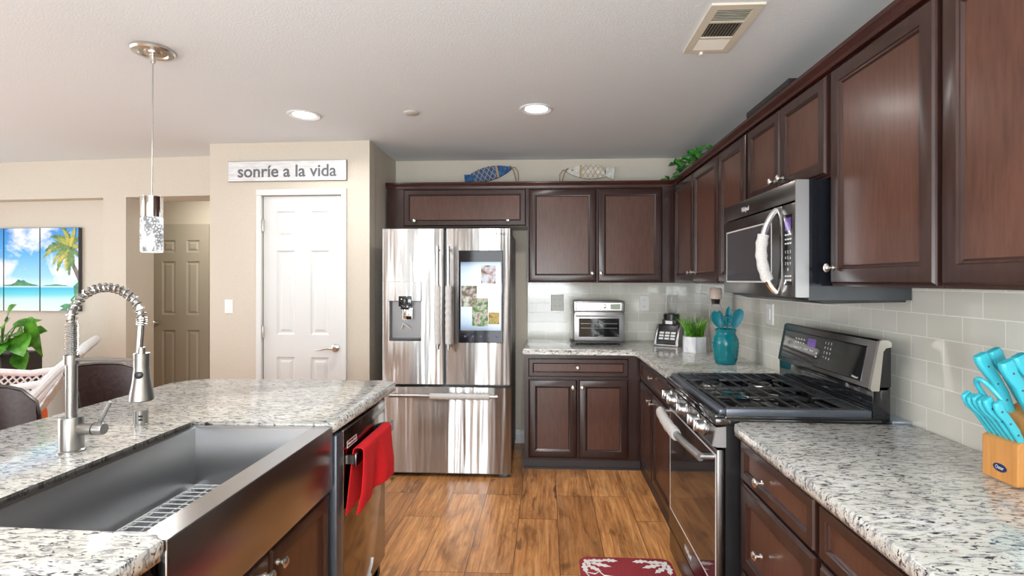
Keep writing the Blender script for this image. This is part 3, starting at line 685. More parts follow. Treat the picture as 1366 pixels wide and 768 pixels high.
# control panel (leaning) and knobs
cpn = MB().prism([(.632, RY0, .800), (.600 + .012, RY0, .806), (.626, RY0, .872), (.660, RY0, .880), (.660, RY0, .800)], (0, RY1 - RY0, 0)).build('control_panel', 'steel_dark', rg, smooth=0)
MB().prism([(.628, RY0 - .001, .800), (.6105, RY0 - .001, .805), (.625, RY0 - .001, .873), (.660, RY0 - .001, .876), (.660, RY0 - .001, .800)], (0, .010, 0)).build('end_cap', 'steel_body', rg, smooth=0)
ax = Vector((-.066, 0, .014)).normalized()
for y in (2.615, 2.515, 2.335, 2.155, 2.065):
    o = Vector((.6185, y, .840))
    k = MB().lathe([(.031, 0), (.031, .004), (.026, .008), (.024, .012), (.0225, .030), (.0225, .036), (.020, .040), (.0, .041)], o, ax, 22)
    kn = k.build('knob', 'knob_steel', rg)
    MB().box(-.004, .004, -.005, .005, -.021, .021, bev=.002).build('grip', 'knob_steel', kn, xf=Matrix.Translation(o + ax * .041))
# cooktop
ct = MB().box(.620, 1.215, RY0 - .004, RY1 + .004, .880, .908, bev=.006).box(.618, .660, RY0 - .004, RY1 + .004, .904, .922, bev=.007).box(.655, 1.18, RY0 - .004, RY0 + .032, .904, .916, bev=.004).box(.655, 1.18, RY1 - .032, RY1 + .004, .904, .916, bev=.004)
ct.build('cooktop', 'black_gloss', rg)
gx0, gx1 = .668, 1.165
gm = (RY0 + RY1) / 2
for a, c_ in ((RY0 + .016, gm - .003), (gm + .003, RY1 - .016)):
    gr = MB(); z = .944
    for y in (a + .007, c_ - .007): gr.box(gx0, gx1, y - .007, y + .007, z - .012, z + .001, bev=.003)
    for i in range(9):
        x = gx0 + .008 + (gx1 - gx0 - .016) * i / 8; w = .006 if i in (0, 8) else .0034
        if i in (2, 6):   # bars broken over the burners
            gr.box(x - w, x + w, a, a + .10, z - .004, z + .003, bev=.0015).box(x - w, x + w, c_ - .10, c_, z - .004, z + .003, bev=.0015)
        else: gr.box(x - w, x + w, a, c_, z - .004, z + .003, bev=.0015)
    y = (a + c_) / 2
    for x0_, x1_ in ((gx0 + .01, gx0 + .10), (gx0 + .15, gx0 + .345), (gx1 - .10, gx1 - .01)): gr.box(x0_, x1_, y - .005, y + .005, z - .008, z + .002, bev=.002)
    for x in (gx0 + .01, gx1 - .01):
        for y in (a + .01, c_ - .01): gr.box(x - .007, x + .007, y - .007, y + .007, .907, z)
    gr.build('grate', 'iron', rg)
rl = MB().box(.636, .666, RY0 + .004, RY1 - .004, .918, .941, bev=.008).box(.660, 1.168, RY0 - .002, RY0 + .020, .914, .943, bev=.005).box(.660, 1.168, RY1 - .018, RY1, .914, .941, bev=.004).box(1.162, 1.180, RY0, RY1, .914, .941, bev=.004)
rl.build('grate_rail', 'slate', rg)
for bx, by, br_ in ((.80, 2.09, .042), (1.03, 2.09, .035), (.92, 2.322, .050), (.80, 2.56, .035), (1.03, 2.56, .042)):
    bn = MB().lathe([(br_ + .012, 0), (br_ + .010, .006), (br_ * .9, .010)], (bx, by, .907), (0, 0, 1), 22).build('burner', 'nickel', rg)
    MB().lathe([(br_, .010), (br_, .015), (br_ * .8, .018), (0, .018)], (bx, by, .907), (0, 0, 1), 22).build('burner_cap', 'iron', bn)
# backguard
MB().box(1.182, 1.245, RY0, RY1, .90, 1.03, bev=.004).build('riser', 'black_gloss', rg)
bgp = [(1.174, 1.020), (1.180, 1.012), (1.235, 1.012), (1.248, 1.03), (1.248, 1.188), (1.238, 1.196), (1.216, 1.198), (1.207, 1.192)]
bg = MB().prism([(x, RY0, z) for x, z in bgp], (0, RY1 - RY0, 0), mi=1, side_mi=0, bev=.004).build('backguard', ['steel_dark', 'black'], rg, smooth=40)
MB().prism([(x - (.0012 if x < 1.21 else 0), RY0 - .001, z) for x, z in bgp[:2] + [(1.206, 1.012), (1.219, 1.155), (1.228, 1.168), (1.248, 1.172)] + bgp[4:]], (0, .014, 0)).build('end_cap', 'nickel', rg, smooth=40)
fd = Vector((1.207 - 1.174, 0, 1.192 - 1.020)).normalized(); fn = Vector((-fd.z, 0, fd.x))
def bgf(u, v, w): return Vector((1.174, u, 1.020)) + fd * v + fn * w
gl = MB().loops(bgf, 2.005, 2.668, .016, .150, [(0, 0), (.0015, .002), (.003, .0025)], (0, 0)).build('control_glass', 'black_gloss', bg, smooth=0)
MB().loops(bgf, 2.365, 2.435, .094, .132, [(0, .0025), (.0, .0032)], (0, 0)).build('display', 'violet_lcd', gl, smooth=0)
for r_, row in enumerate(('123', '456', '789', '*0#')):
    for c__, ch in enumerate(row):
        text('key_lettering', ch, .015, bgf(2.285 - c__ * .022, .128 - r_ * .021, .0030), (0, -1, 0), fd, 'silver_ink', gl, depth=.0003)
mk = MB()
for r_, (v, us) in enumerate(((.120, (2.545, 2.52, 2.495, 2.47)), (.104, (2.545, 2.52, 2.495, 2.47)), (.080, (2.55, 2.53, 2.51, 2.49, 2.45, 2.43, 2.40, 2.38)), (.075, (2.345,)), (.06, (2.345,)))):
    for u in us: mk.loops(bgf, u - .006, u + .006, v - .004, v + .003, [(0, .0024), (.0005, .0031)], (0, 0))
mk.build('key_marks', 'silver_ink', gl, smooth=0)
text('brand_lettering', 'Whirlpool', .012, bgf(2.045, .026, .0030), (0, -1, 0), fd, 'silver_ink', gl, width=.04, depth=.0003)
tag(MB().box(1.25, XW - .007, 1.94, 2.705, .880, .905, bev=.002).build('gap_filler', 'filler_metal'), 'blue-grey metal strip filling the gap between range and wall', 'gap filler')

# ------------------------------------------------------------------ microwave
mw = thing('microwave', 'over-the-range dark stainless microwave below the short cabinet', 'microwave', (1.11, 2.32, 1.345))
MX, MY0, MY1 = .905, 1.937, 2.698
MB().box(.953, XW - .008, MY0 + .004, MY1 - .004, 1.342, 1.782).build('case', 'black_satin', mw, smooth=0)
MB().box(MX, .954, MY0, MY1, 1.706, 1.781, bev=.004).build('top_grille', 'steel_dark', mw)
md_ = MB().box(MX, .953, 2.048, MY1, 1.352, 1.700, bev=.004).build('door', 'steel_dark', mw)
MB().loops(right_f(MX), 2.135, 2.655, 1.405, 1.652, [(0, 0), (.0, .001), (.004, .0014), (.006, .0008)], (1, 0)).build('window', ['mw_glass', 'silver_ink'], md_, smooth=0)
MB().box(MX, .953, MY0, 2.044, 1.352, 1.700, bev=.004).build('control_side', 'steel_dark', mw)
MB().box(MX + .0005, .953, MY0 - .0012, MY0 + .002, 1.352, 1.781).build('side_trim', 'steel_body', mw, smooth=0)
kp = MB().loops(right_f(MX), 1.955, 2.026, 1.395, 1.662, [(0, 0), (0, .001), (.002, .0015)], (0, 0)).build('keypad', 'black_gloss', mw, smooth=0)
MB().loops(right_f(MX - .0015), 1.968, 2.015, 1.600, 1.648, [(0, 0), (0, .0006)], (0, 0)).build('display', 'violet_lcd', kp, smooth=0)
for r_ in range(4):
    for c__ in range(3):
        ch = ('123', '456', '789', ' 0 ')[r_][c__]
        if ch != ' ': text('key_lettering', ch, .017, (MX - .0021, 2.010 - c__ * .019, 1.520 - r_ * .022), (0, -1, 0), (0, 0, 1), 'silver_ink', kp, depth=.0003)
mk = MB()
for v in (1.585, 1.568, 1.552, 1.430, 1.415):
    for u in (2.010, 1.991, 1.972): mk.loops(right_f(MX - .0012), u - .0065, u + .0065, v - .003, v + .003, [(0, 0), (.0004, .0008)], (0, 0))
mk.build('key_marks', 'silver_ink', kp, smooth=0)
text('brand_lettering', 'Whirlpool', .030, (MX - .0008, 2.415, 1.738), (0, -1, 0), (0, 0, 1), 'silver_ink', mw, width=.085)
mp_ = [Vector((MX - .060 * math.sin(math.pi * i / 20) ** .7, 2.088, 1.365 + .325 * i / 20)) for i in range(21)]
MB().tube(mp_, .0095, 12, flat=1.3).build('handle', 'chrome', md_)
q = mp_[3:15]; MB().tube(q, [.0175 + .0015 * math.sin(i * 2.3) for i in range(len(q))], 14, flat=1.25).build('handle_cover', 'cloth_white', md_, smooth=60)
MB().prism([(.93, MY0 + .01, 1.352), (1.30, MY0 + .01, 1.352), (1.30, MY0 + .01, 1.335), (1.02, MY0 + .01, 1.328)], (0, MY1 - MY0 - .02, 0)).build('vent_tray', 'black', mw, smooth=0)

# ------------------------------------------------------------------ things on the counters
to = thing('toaster_oven', 'stainless countertop toaster oven with glass door on the back counter', 'toaster oven', (.42, 4.28, HC))
x0, x1, yf, yb = .214, .622, 4.150, 4.40
MB().box(x0 + .004, x1 - .004, yf + .012, yb, HC + .022, 1.252, bev=.016, seg=3).build('case', 'steel_body', to)
MB().box(x0 - .02, x0 + .01, yf + .03, yb - .02, HC + .014, HC + .028, bev=.004).box(x0 + .0, x1 - .0, yf + .02, yb - .02, HC + .014, HC + .024).build('base_tray', 'black', to)
MB().box(x0, x1, yf, yf + .02, 1.158, 1.250, bev=.012, seg=3).build('control_panel', 'steel_body', to)
pnl = MB().loops(back_f(yf), x0 + .022, x1 - .022, 1.172, 1.238, [(0, 0), (.003, .002), (.005, .001)], (0, 0)).build('control_face', 'nickel', to, smooth=0)
MB().loops(back_f(yf - .001), .508, .588, 1.183, 1.226, [(0, 0), (.002, .002)], (0, 0)).build('display', 'lcd', pnl, smooth=0)
MB().lathe([(.017, 0), (.017, .003), (.014, .005), (.013, .016), (.0, .017)], (.460, yf - .001, 1.206), (0, -1, 0), 18).build('knob', 'chrome', pnl)
text('brand_lettering', 'Cuisinart', .022, (.292, yf - .0015, 1.204), (1, 0, 0), (0, 0, 1), 'white', pnl, width=.062)
mk = MB()
for r_ in range(3):
    for c__ in range(4): mk.lathe([(.004, 0), (.003, .0012)], (.352 + c__ * .019, yf - .001, 1.189 + r_ * .016), (0, -1, 0), 8)
mk.build('button_marks', 'white', pnl)
dr_ = MB()
dr_.box(x0 + .006, x1 - .006, yf - .006, yf + .012, HC + .036, 1.152, bev=.006)
ddo = dr_.build('door', 'steel_body', to)
MB().loops(back_f(yf - .006), x0 + .045, x1 - .045, .965, 1.112, [(0, 0), (.002, .001), (.004, .001)], (0, 0)).build('glass', 'black_gloss', ddo, smooth=0)
h = MB().tube([(x0 + .02, yf - .03, 1.132), (x1 - .02, yf - .03, 1.132)], .009, 10, flat=.8)
for x in (x0 + .03, x1 - .03): h.tube([(x, yf - .004, 1.132), (x, yf - .03, 1.132)], .007, 8)
h.build('handle', 'chrome', ddo)
rk = MB()
for z in (1.035, 1.07): rk.tube([(x0 + .06, yf - .0075, z), (x1 - .06, yf - .0075, z)], .0022, 6)
rk.build('rack_bar', 'nickel', ddo)
for x in (x0 + .05, x1 - .05):
    for y in (yf + .03, yb - .03): MB().lathe([(.014, 0), (.012, .016)], (x, y, HC), (0, 0, 1), 12).build('foot', 'rubber', to)

bl = thing('blender', 'compact blender with keypad base and clear cup near the corner', 'blender', (.985, 4.16, HC))
pr = [(4.080, HC + .012), (4.080, HC + .040), (4.140, HC + .165), (4.250, HC + .165), (4.260, HC + .012)]
MB().prism([(.895, y, z) for y, z in pr], (.165, 0, 0), bev=.006).build('base', 'black', bl)
for x in (.880, 1.054): MB().prism([(x, y - .008, z) for y, z in [(4.078, HC + .004), (4.078, HC + .04), (4.120, HC + .12), (4.165, HC + .165), (4.20, HC + .12), (4.255, HC + .004)]], (.020, 0, 0), bev=.003).build('side_plate', 'steel_body', bl)
MB().box(.880, 1.074, 4.066, 4.262, HC, HC + .014, bev=.003).build('foot', 'steel_body', bl)
kd = Vector((0, 4.140 - 4.080, .165 - .040)).normalized(); kn_ = Vector((0, -kd.z, kd.y))
def kf(u, v, w): return Vector((u, 4.080, HC + .040)) + kd * v + kn_ * w
kpp = MB().loops(kf, .905, 1.050, .004, .085, [(0, 0), (0, .002), (.002, .003)], (0, 0)).build('keypad', 'black', bl, smooth=0)
for r_ in range(3):
    for c__ in range(3): MB().loops(kf, .915 + c__ * .046, .951 + c__ * .046, .012 + r_ * .024, .028 + r_ * .024, [(0, .003), (.002, .005)], (0, 0)).build('key', 'plate', kpp, smooth=0)
MB().box(.925, 1.035, 4.130, 4.25, HC + .160, HC + .205, bev=.006).lathe([(.062, 0), (.062, .045), (.05, .05)], (.98, 4.19, HC + .2), (0, 0, 1), 24).build('collar', 'black', bl)
MB().box(.955, 1.01, 4.126, 4.131, HC + .17, HC + .195).build('latch', 'plate', bl, smooth=0)
cu = MB().lathe([(.036, 0), (.042, .03), (.046, .10), (.040, .142), (.034, .147), (.033, .143), (.043, .10), (.039, .03), (.03, .004)], (.98, 4.19, HC + .248), (0, 0, 1), 24, cap=False)
cu.build('cup', 'clear', bl)

bl.rotation_euler = (0, 0, R(-33)); bl.location = (.985, 4.17, HC)
gp = thing('grass_planter', 'white marble hexagonal planter filled with green artificial grass', 'planter', (1.065, 3.80, HC))
hexp = [(1.065 + .088 * math.cos(R(20 + 60 * i)), 3.80 + .088 * math.sin(R(20 + 60 * i))) for i in range(6)]
MB().prism([(x, y, HC) for x, y in hexp], (0, 0, .112), bev=.003).build('pot', 'marble', gp, smooth=20)
gb = MB()
for i in range(190):
    a = random.uniform(0, 6.283); r = .062 * math.sqrt(random.random()); l = random.uniform(.11, .185)
    bx, by = 1.065 + r * math.cos(a), 3.80 + r * math.sin(a); le = .25 + .6 * r / .062
    dx, dy = math.cos(a) * l * le * random.uniform(.2, .75), math.sin(a) * l * le * random.uniform(.2, .75)
    w = random.uniform(.003, .005); px, py = -math.sin(a + 1.2) * w, math.cos(a + 1.2) * w
    pts = []
    for k in range(5):
        t = k / 4; c0 = Vector((bx + dx * t * t, by + dy * t * t, HC + .108 + l * t * (1 - .12 * t))); ww = (1 - t) ** .7
        pts.append((gb.bm.verts.new(c0 + Vector((px, py, 0)) * ww), gb.bm.verts.new(c0 - Vector((px, py, 0)) * ww + Vector((0, 0, .0005)))))
    for A, B in zip(pts, pts[1:]): gb.face([A[0], A[1], B[1], B[0]])
g_o = gb.build('grass', 'blade', gp, recalc=False); g_o['kind'] = 'stuff'

CX, CY = 1.108, 3.272
ck = MB().lathe([(.0, .002), (.055, 0), (.060, .004), (.068, .03), (.075, .08), (.0785, .125), (.075, .150), (.066, .172), (.058, .185), (.056, .195), (.062, .206), (.063, .214), (.058, .216), (.053, .205), (.052, .19), (.060, .165), (.070, .12), (.060, .02), (.0, .015)], (CX, CY, HC), (0, 0, 1), 32, cap=False)
for z, r in ((.03, .0685), (.055, .0722), (.08, .0755), (.105, .0778), (.13, .0787), (.152, .0752)):
    ck.tube([(CX + r * math.cos(2 * math.pi * i / 32), CY + r * math.sin(2 * math.pi * i / 32), HC + z) for i in range(32)], .0018, 6, closed=True)
for s in (-1, 1):
    pass
tag(ck.build('utensil_crock', 'teal', smooth=60), 'ribbed teal ceramic crock holding cooking utensils', 'crock')
def paddle(mb, base, tip, n, w, L, th=.006, mi=0, hollow=False):
    """spoon or spatula head lying along base->tip, width w, length L at the tip"""
    base, tip = Vector(base), Vector(tip); d = (tip - base).normalized(); s = d.cross(Vector(n)).normalized(); nn = s.cross(d)
    prof = [(0, .22), (.12, .6), (.35, .92), (.6, 1.0), (.82, .85), (.95, .5), (1, .12)]
    rows = []
    for t, k in prof:
        c0 = tip - d * L * (1 - t); dish = -.010 * math.sin(math.pi * t)
        rows.append([mb.bm.verts.new(c0 + s * w / 2 * k * q + nn * (dish * (1 - q * q) + o)) for q in (-1, -.5, 0, .5, 1) for o in (0, th)])
    for A, B in zip(rows, rows[1:]):
        for k in range(4):
            mb.face([A[2 * k], A[2 * k + 2], B[2 * k + 2], B[2 * k]], mi); mb.face([A[2 * k + 1], B[2 * k + 1], B[2 * k + 3], A[2 * k + 3]], mi)
        for k in (0, 8): mb.face([A[k], B[k], B[k + 1], A[k + 1]], mi)
    for A in (rows[0], rows[-1]): mb.face([A[0], A[2], A[4], A[6], A[8], A[9], A[7], A[5], A[3], A[1]], mi)
def utensil(name, label, cat, base, tip, hm, w, L, shape='spoon'):
    t = thing(name, label, cat, base)
    b_, t_ = Vector(base), Vector(tip); d = (t_ - b_).normalized()
    if hm: MB().tube([b_, t_ - d * (L * .93)], .0055, 8).build('shaft', hm, t)
    hd = MB()
    if shape == 'whisk':
        for k in range(4):
            a = math.pi * k / 4; s1 = d.orthogonal().normalized(); s2 = d.cross(s1); sd = math.cos(a) * s1 + math.sin(a) * s2
            hd.tube([t_ - d * L + sd * w / 2 * q * 1.0 * math.sin(math.pi * (.12 + .76 * k2)) / 1 + d * L * (1 - abs(q) ** 2.2) * 1.0 for q, k2 in [(-1 + i / 8, .5) for i in range(17)]], .0026, 6)
        hd.build('head', 'teal_sil', t)
    elif shape == 'flat':
        s1 = d.cross(Vector((0, 1, 0))).normalized(); s2 = s1.cross(d)
        for q in (-1, -.33, .33, 1): hd.tube([t_ - d * L + s1 * w * .25 * q, t_ - d * L * .6 + s1 * w * .46 * q, t_ + s1 * w * .46 * q], .0048, 8)
        hd.tube([t_ - s1 * w * .5, t_ + s1 * w * .5], .006, 8).tube([t_ - d * L * .55 - s1 * w * .5, t_ - d * L * .55 + s1 * w * .5], .005, 8)
        hd.build('head', 'teal_sil', t)
    else:
        paddle(hd, base, tip, (0, -1, .25), w, L); hd.build('head', 'teal_sil', t, smooth=60)
zb_ = HC + .03
utensil('serving_spoon', 'teal ladle-shaped spoon leaning to the left out of the crock', 'spoon', (CX + .03, CY, zb_), (CX - .083, CY - .03, HC + .325), 'teal_sil', .058, .105)
utensil('cooking_spoon', 'broad teal spoon leaning to the right out of the crock', 'spoon', (CX - .025, CY, zb_), (CX + .082, CY - .03, HC + .340), 'teal_sil', .062, .125)
utensil('slotted_turner', 'teal slotted turner standing upright at the front of the crock', 'turner', (CX, CY + .02, zb_), (CX + .002, CY - .038, HC + .290), 'teal_sil', .058, .06, 'flat')
utensil('whisk', 'looped teal whisk leaning between the spoons in the crock', 'whisk', (CX + .02, CY + .01, zb_), (CX - .030, CY + .03, HC + .325), 'teal_sil', .05, .10, 'whisk')
utensil('spatula', 'narrow teal spatula with reddish wooden shaft at the back of the crock', 'spatula', (CX - .01, CY - .01, zb_), (CX + .033, CY + .035, HC + .350), 'utensil_wood', .036, .115)

bt = thing('glass_bottle', 'clear glass bottle with pale wooden lid behind the teal crock', 'bottle', (1.178, 3.68, HC))
MB().lathe([(.0, .002), (.044, .0), (.046, .01), (.046, .28), (.040, .32), (.031, .345), (.030, .385), (.027, .385), (.028, .345), (.037, .32), (.043, .28), (.043, .012), (.0, .008)], (1.178, 3.68, HC), (0, 0, 1), 28, cap=False).build('vessel', 'clear', bt)
MB().lathe([(.026, .35), (.028, .384), (.040, .386), (.041, .392), (.040, .455), (.037, .460), (.0, .461)], (1.178, 3.68, HC), (0, 0, 1), 28).build('lid', 'pale_wood', bt)

# outlets and switches
def plate(name, label, cat, mf, u0, u1, v0, v1, m, kind):
    t = thing(name, label, cat, mf((u0 + u1) / 2, v0, 0))
    MB().loops(mf, u0, u1, v0, v1, [(0, 0), (.001, .003), (.004, .006)], (0, 0)).build('cover_plate', m, t, smooth=0)
    uc, vc, w, h = (u0 + u1) / 2, (v0 + v1) / 2, u1 - u0, v1 - v0
    if kind == 'outlet':
        for uu in ([uc] if w < .1 else [u0 + w * .27, u1 - w * .27]):
            for s in (-1, 1):
                r_ = MB().loops(mf, uu - .016, uu + .016, vc + s * h * .2 - .013, vc + s * h * .2 + .013, [(0, .005), (.001, .008)], (0, 0)).build('socket', m, t, smooth=0)
                for q in (-.006, .006): MB().loops(mf, uu + q - .0012, uu + q + .0012, vc + s * h * .2 - .005, vc + s * h * .2 + .004, [(0, .0078), (0, .0083)], (0, 0)).build('slot', 'dark_ink', r_, smooth=0)
    else:
        MB().loops(mf, uc - .016, uc + .016, vc - .033, vc + .033, [(0, .005), (.001, .008), (.003, .0095)], (0, 0)).build('rocker', m, t, smooth=0)
    return t
plate('wall_outlet', 'white outlet on the back tiles between toaster oven and blender', 'outlet', back_f(YW - .006), .800, .884, 1.148, 1.284, 'plate', 'outlet')
plate('wall_outlet', 'grey double outlet on the tiles behind the toaster oven beside the fridge', 'outlet', back_f(YW - .006), .041, .152, 1.150, 1.290, 'plate_grey', 'outlet')
plate('light_switch', 'white rocker switch on the side tiles behind the utensil crock', 'light switch', right_f(XW - .006), 3.085, 3.180, 1.152, 1.277, 'plate', 'switch')
PT = lambda u, v, w: PM @ Vector((u, -w, v))
plate('light_switch', 'white light switch on the beige wall beside the white door', 'light switch', PT, -1.138, -1.072, 1.158, 1.265, 'plate', 'switch')

# knife block, steak knives, big knives, scissors
KX, KY0, KY1 = 1.166, 1.345, 1.452
kb = thing('knife_block', 'honey-coloured wooden knife block by the tiled wall', 'knife block', (1.24, 1.40, HC))
kprof = [(KX, HC + .001), (KX, HC + .105), (KX + .012, HC + .112), (KX + .04, HC + .118), (KX + .05, HC + .165), (KX + .11, HC + .205), (KX + .145, HC + .165), (KX + .145, HC + .001)]
MB().prism([(x, KY0, z) for x, z in kprof], (0, KY1 - KY0, 0), bev=.003).build('body', 'block', kb, smooth=20)
lg = MB().lathe([(.020, 0), (.020, .0012), (.0, .0013)], (0, 0, 0), (0, 0, 1), 28).build('badge', 'navy', kb, xf=Matrix.Translation((KX - .0001, 1.396, HC + .034)) @ Matrix(((0, 0, -1, 0), (-1, 0, 0, 0), (0, .52, 0, 0), (0, 0, 0, 1))))
text('brand_lettering', 'Oster', .013, (KX - .0018, 1.396, HC + .034), (0, -1, 0), (0, 0, 1), 'silver_ink', lg, width=.024, depth=.0003)
def knife(name, label, cat, base, tip, w, th, group=None, hook=0.0, rivets=3):
    base, tip = Vector(base), Vector(tip); t = thing(name, label, cat, base, group)
    d = (tip - base).normalized(); L = (tip - base).length; y = Vector((0, 1, 0)); s = d.cross(y).normalized()   # s: broad direction, in the x-z plane
    hb_ = MB(); rows = []
    prof = [(0, .62, 0), (.10, .70, .0), (.3, .86, -.10), (.55, .80, -.12), (.78, .95, .0), (.92, 1.12, .22 * hook), (1.0, .95, .34 * hook)]
    for k, ww, off in prof:
        c0 = base + d * L * k + s * w * off
        rows.append([hb_.bm.verts.new(c0 + s * w / 2 * ww * a + y * th / 2 * b_) for a, b_ in ((-1, -.55), (-.6, -1), (.6, -1), (1, -.55), (1, .55), (.6, 1), (-.6, 1), (-1, .55))])
    for A, B in zip(rows, rows[1:]):
        for k in range(8): hb_.face([A[k], A[(k + 1) % 8], B[(k + 1) % 8], B[k]])
    hb_.face(rows[0]); hb_.face(rows[-1][::-1])
    h = hb_.build('handle', 'aqua', t, smooth=50, mods=[('BEVEL', dict(width=.002, segments=2))])
    MB().prism([base - s * w * .3 - y * .0008, base + s * w * .3 - y * .0008, base + s * w * .25 - d * .09 - y * .0008, base - s * w * .3 - d * .09 - y * .0008], y * .0016).build('blade', 'chrome', t, smooth=0)
    for k in (.22, .5, .8)[:rivets]:
        c0 = base + d * L * k
        MB().lathe([(.0032, 0), (.0028, .0008)], c0 - y * (th / 2 - .0002), -y, 10).build('rivet', 'aqua_dark', h)
    return t
SK = 'steak knives in the front row of the block'
sk_l = ['first aqua steak knife of the row, at the end towards the range', 'second aqua steak knife from the range end of the row', 'third aqua steak knife from the range end of the row', 'fourth aqua steak knife from the range end of the row', 'fifth aqua steak knife, second from the camera end of the row', 'aqua steak knife at the camera end of the row, rivets showing']
for i in range(6):
    y = 1.440 - i * .0168
    knife('steak_knife', sk_l[i], 'knife', (KX + .020, y, HC + .108), (KX - .058 + (.012 if i == 5 else 0), y, HC + .212 - (.004 * (i % 2))), .024, .0125, SK, hook=-.9)
for i, (bx, bz, tx, tz, y, lab) in enumerate(((.062, .168, -.018, .318, 1.438, 'large aqua knife handle at the front of the block nearest the range'), (.098, .190, .016, .330, 1.440, 'large darker aqua knife handle behind the one nearest the range'),
                                             (.062, .168, -.010, .310, 1.372, 'large riveted aqua knife handle at the camera end of the block'), (.098, .190, .022, .325, 1.374, 'thick plain aqua handle at the back camera end of the block'))):
    knife('kitchen_knife', lab, 'knife', (KX + bx, y, HC + bz), (KX + tx, y, HC + tz), .034, .021, 'large knives at the back of the block', hook=-.2)
ss = thing('scissors', 'aqua kitchen scissors with oval finger loop in the knife block', 'scissors', (KX + .05, 1.405, HC + .16))
sd = Vector((-.46, 0, .89)).normalized(); c0 = Vector((KX + .022, 1.408, HC + .150)) + sd * .075
lp = [c0 + sd * .045 * math.cos(a) + Vector((0, 1, 0)) * .026 * math.sin(a) + Vector((0, .012, 0)) * math.cos(a) for a in [2 * math.pi * i / 28 for i in range(28)]]
MB().tube(lp, .0062, 10, closed=True).tube([c0 - sd * .035, c0 - sd * .085], [.010, .012], 10).build('handle', 'aqua', ss)
MB().tube([c0 - sd * .08, c0 - sd * .15], [.006, .004], 8).build('blade', 'chrome', ss)

# ------------------------------------------------------------------ rug
ru_ = thing('kitchen_rug', 'red kitchen rug with white holly leaves in its corners', 'rug', (.395, 2.2, 0))
pts = rc(.575, 2.605, .045, 0, 90) + rc(.21, 2.608, .045, 90, 180) + rc(.21, 1.80, .045, 180, 270) + rc(.575, 1.80, .045, 270, 360)
MB().prism([(x, y, .001) for x, y in pts], (0, 0, .010), bev=.003).build('mat_base', 'rug_red', ru_)
def leaf_flat(mb, c, ang, L, w, z=.0112, lob=3):
    P = []; n = lob * 2 + 1
    for sgn in (1, -1):
        rng = range(n + 1) if sgn == 1 else range(n - 1, 0, -1)
        for k in rng:
            t = k / n; ww = w * math.sin(math.pi * min(.98, .04 + t * .94)) * (1.15 if k % 2 else .55)
            if k in (0, n): ww = 0
            P.append((t * L, sgn * ww))
    ca, sa = math.cos(ang), math.sin(ang)
    mb.prism([(c[0] + x * ca - y * sa, c[1] + x * sa + y * ca, z - .0006) for x, y in P], (0, 0, .0022))
for (cx0, cy0, sg) in ((.20, 2.625, 1), (.585, 2.622, -1)):
    for (dx, dy, an, L) in ((0, -.01, 0, .11), (.02, -.03, -18, .12), (.0, -.05, -40, .10), (-.015, -.03, -85, .11), (.08, .0, -6, .09), (-.01, 0, -62, .07)):
        lf = MB(); a = an if sg == 1 else 180 - an
        leaf_flat(lf, (cx0 + dx * sg, cy0 + dy), R(a), L * .85, .015); lf.build('holly_leaf', 'rug_white', ru_, smooth=0)
star = [(.19, 2.51), (.235, 2.497), (.255, 2.52), (.275, 2.485), (.33, 2.475), (.29, 2.45), (.30, 2.40), (.25, 2.43), (.20, 2.40), (.215, 2.45)]
MB().tube([(x, y, .0118) for x, y in star], .0032, 6, closed=True).build('flower_outline', 'rug_white', ru_)

# ------------------------------------------------------------------ ceiling fittings
def can_light(name, label, x, y, group=None):
    t = thing(name, label, 'recessed light', (x, y, CEIL), group)
    MB().lathe([(.102, -.001), (.102, -.006), (.094, -.010), (.078, -.006), (.066, -.001)], (x, y, CEIL), (0, 0, 1), 32, cap=False).build('trim_ring', 'white', t)
    MB().lathe([(.066, -.003), (.060, -.005), (0, -.006)], (x, y, CEIL), (0, 0, 1), 28, cap=False).build('lens', 'lamp_lens', t)
    l = bpy.data.lights.new('downlight', 'AREA'); l.shape = 'DISK'; l.size = .12; l.energy = DOWN_W; l.color = (1, .97, .93); l.spread = R(160)
    o = bpy.data.objects.new('downlight', l); COL.objects.link(o); o.location = (x, y, CEIL - .012)
    return t
can_light('recessed_light', 'round recessed ceiling light in front of the pantry wall', -1.532, 3.219)
can_light('recessed_light', 'round recessed ceiling light above the aisle before the range', -.062, 3.176)
for i, (x, y) in enumerate(((-.06, .9), (-1.53, .2), (-.06, -1.4), (-4.2, 2.6), (-4.2, -.6))):  # further unseen downlights, added without fixtures to light the near counters
    l = bpy.data.lights.new('downlight', 'AREA'); l.shape = 'DISK'; l.size = .12; l.energy = DOWN_W; l.color = (1, .97, .93); l.spread = R(160)
    o = bpy.data.objects.new('downlight', l); COL.objects.link(o); o.location = (x, y, CEIL - .012)
tag(MB().lathe([(.046, -.0005), (.046, -.006), (.040, -.010), (0, -.0105)], (-.842, 3.208, CEIL), (0, 0, 1), 28).build('sprinkler_cover', 'plate_grey'), 'small flat round sprinkler cover on the ceiling between the two recessed lights', 'sprinkler cover')
vn = thing('air_vent', 'almond rectangular air register on the ceiling near the cabinets', 'air vent', (.727, 2.21, CEIL))
vx0, vx1, vy0, vy1 = .626, .829, 2.000, 2.416
f = MB()
f.box(vx0, vx1, vy0, vy0 + .038, CEIL - .008, CEIL).box(vx0, vx1, vy1 - .03, vy1, CEIL - .008, CEIL).box(vx0, vx0 + .034, vy0 + .038, vy1 - .03, CEIL - .008, CEIL).box(vx1 - .034, vx1, vy0 + .038, vy1 - .03, CEIL - .008, CEIL)
for y in (2.135, 2.275): f.box(vx0 + .034, vx1 - .034, y - .006, y + .006, CEIL - .008, CEIL - .001)
f.build('frame', 'vent', vn)
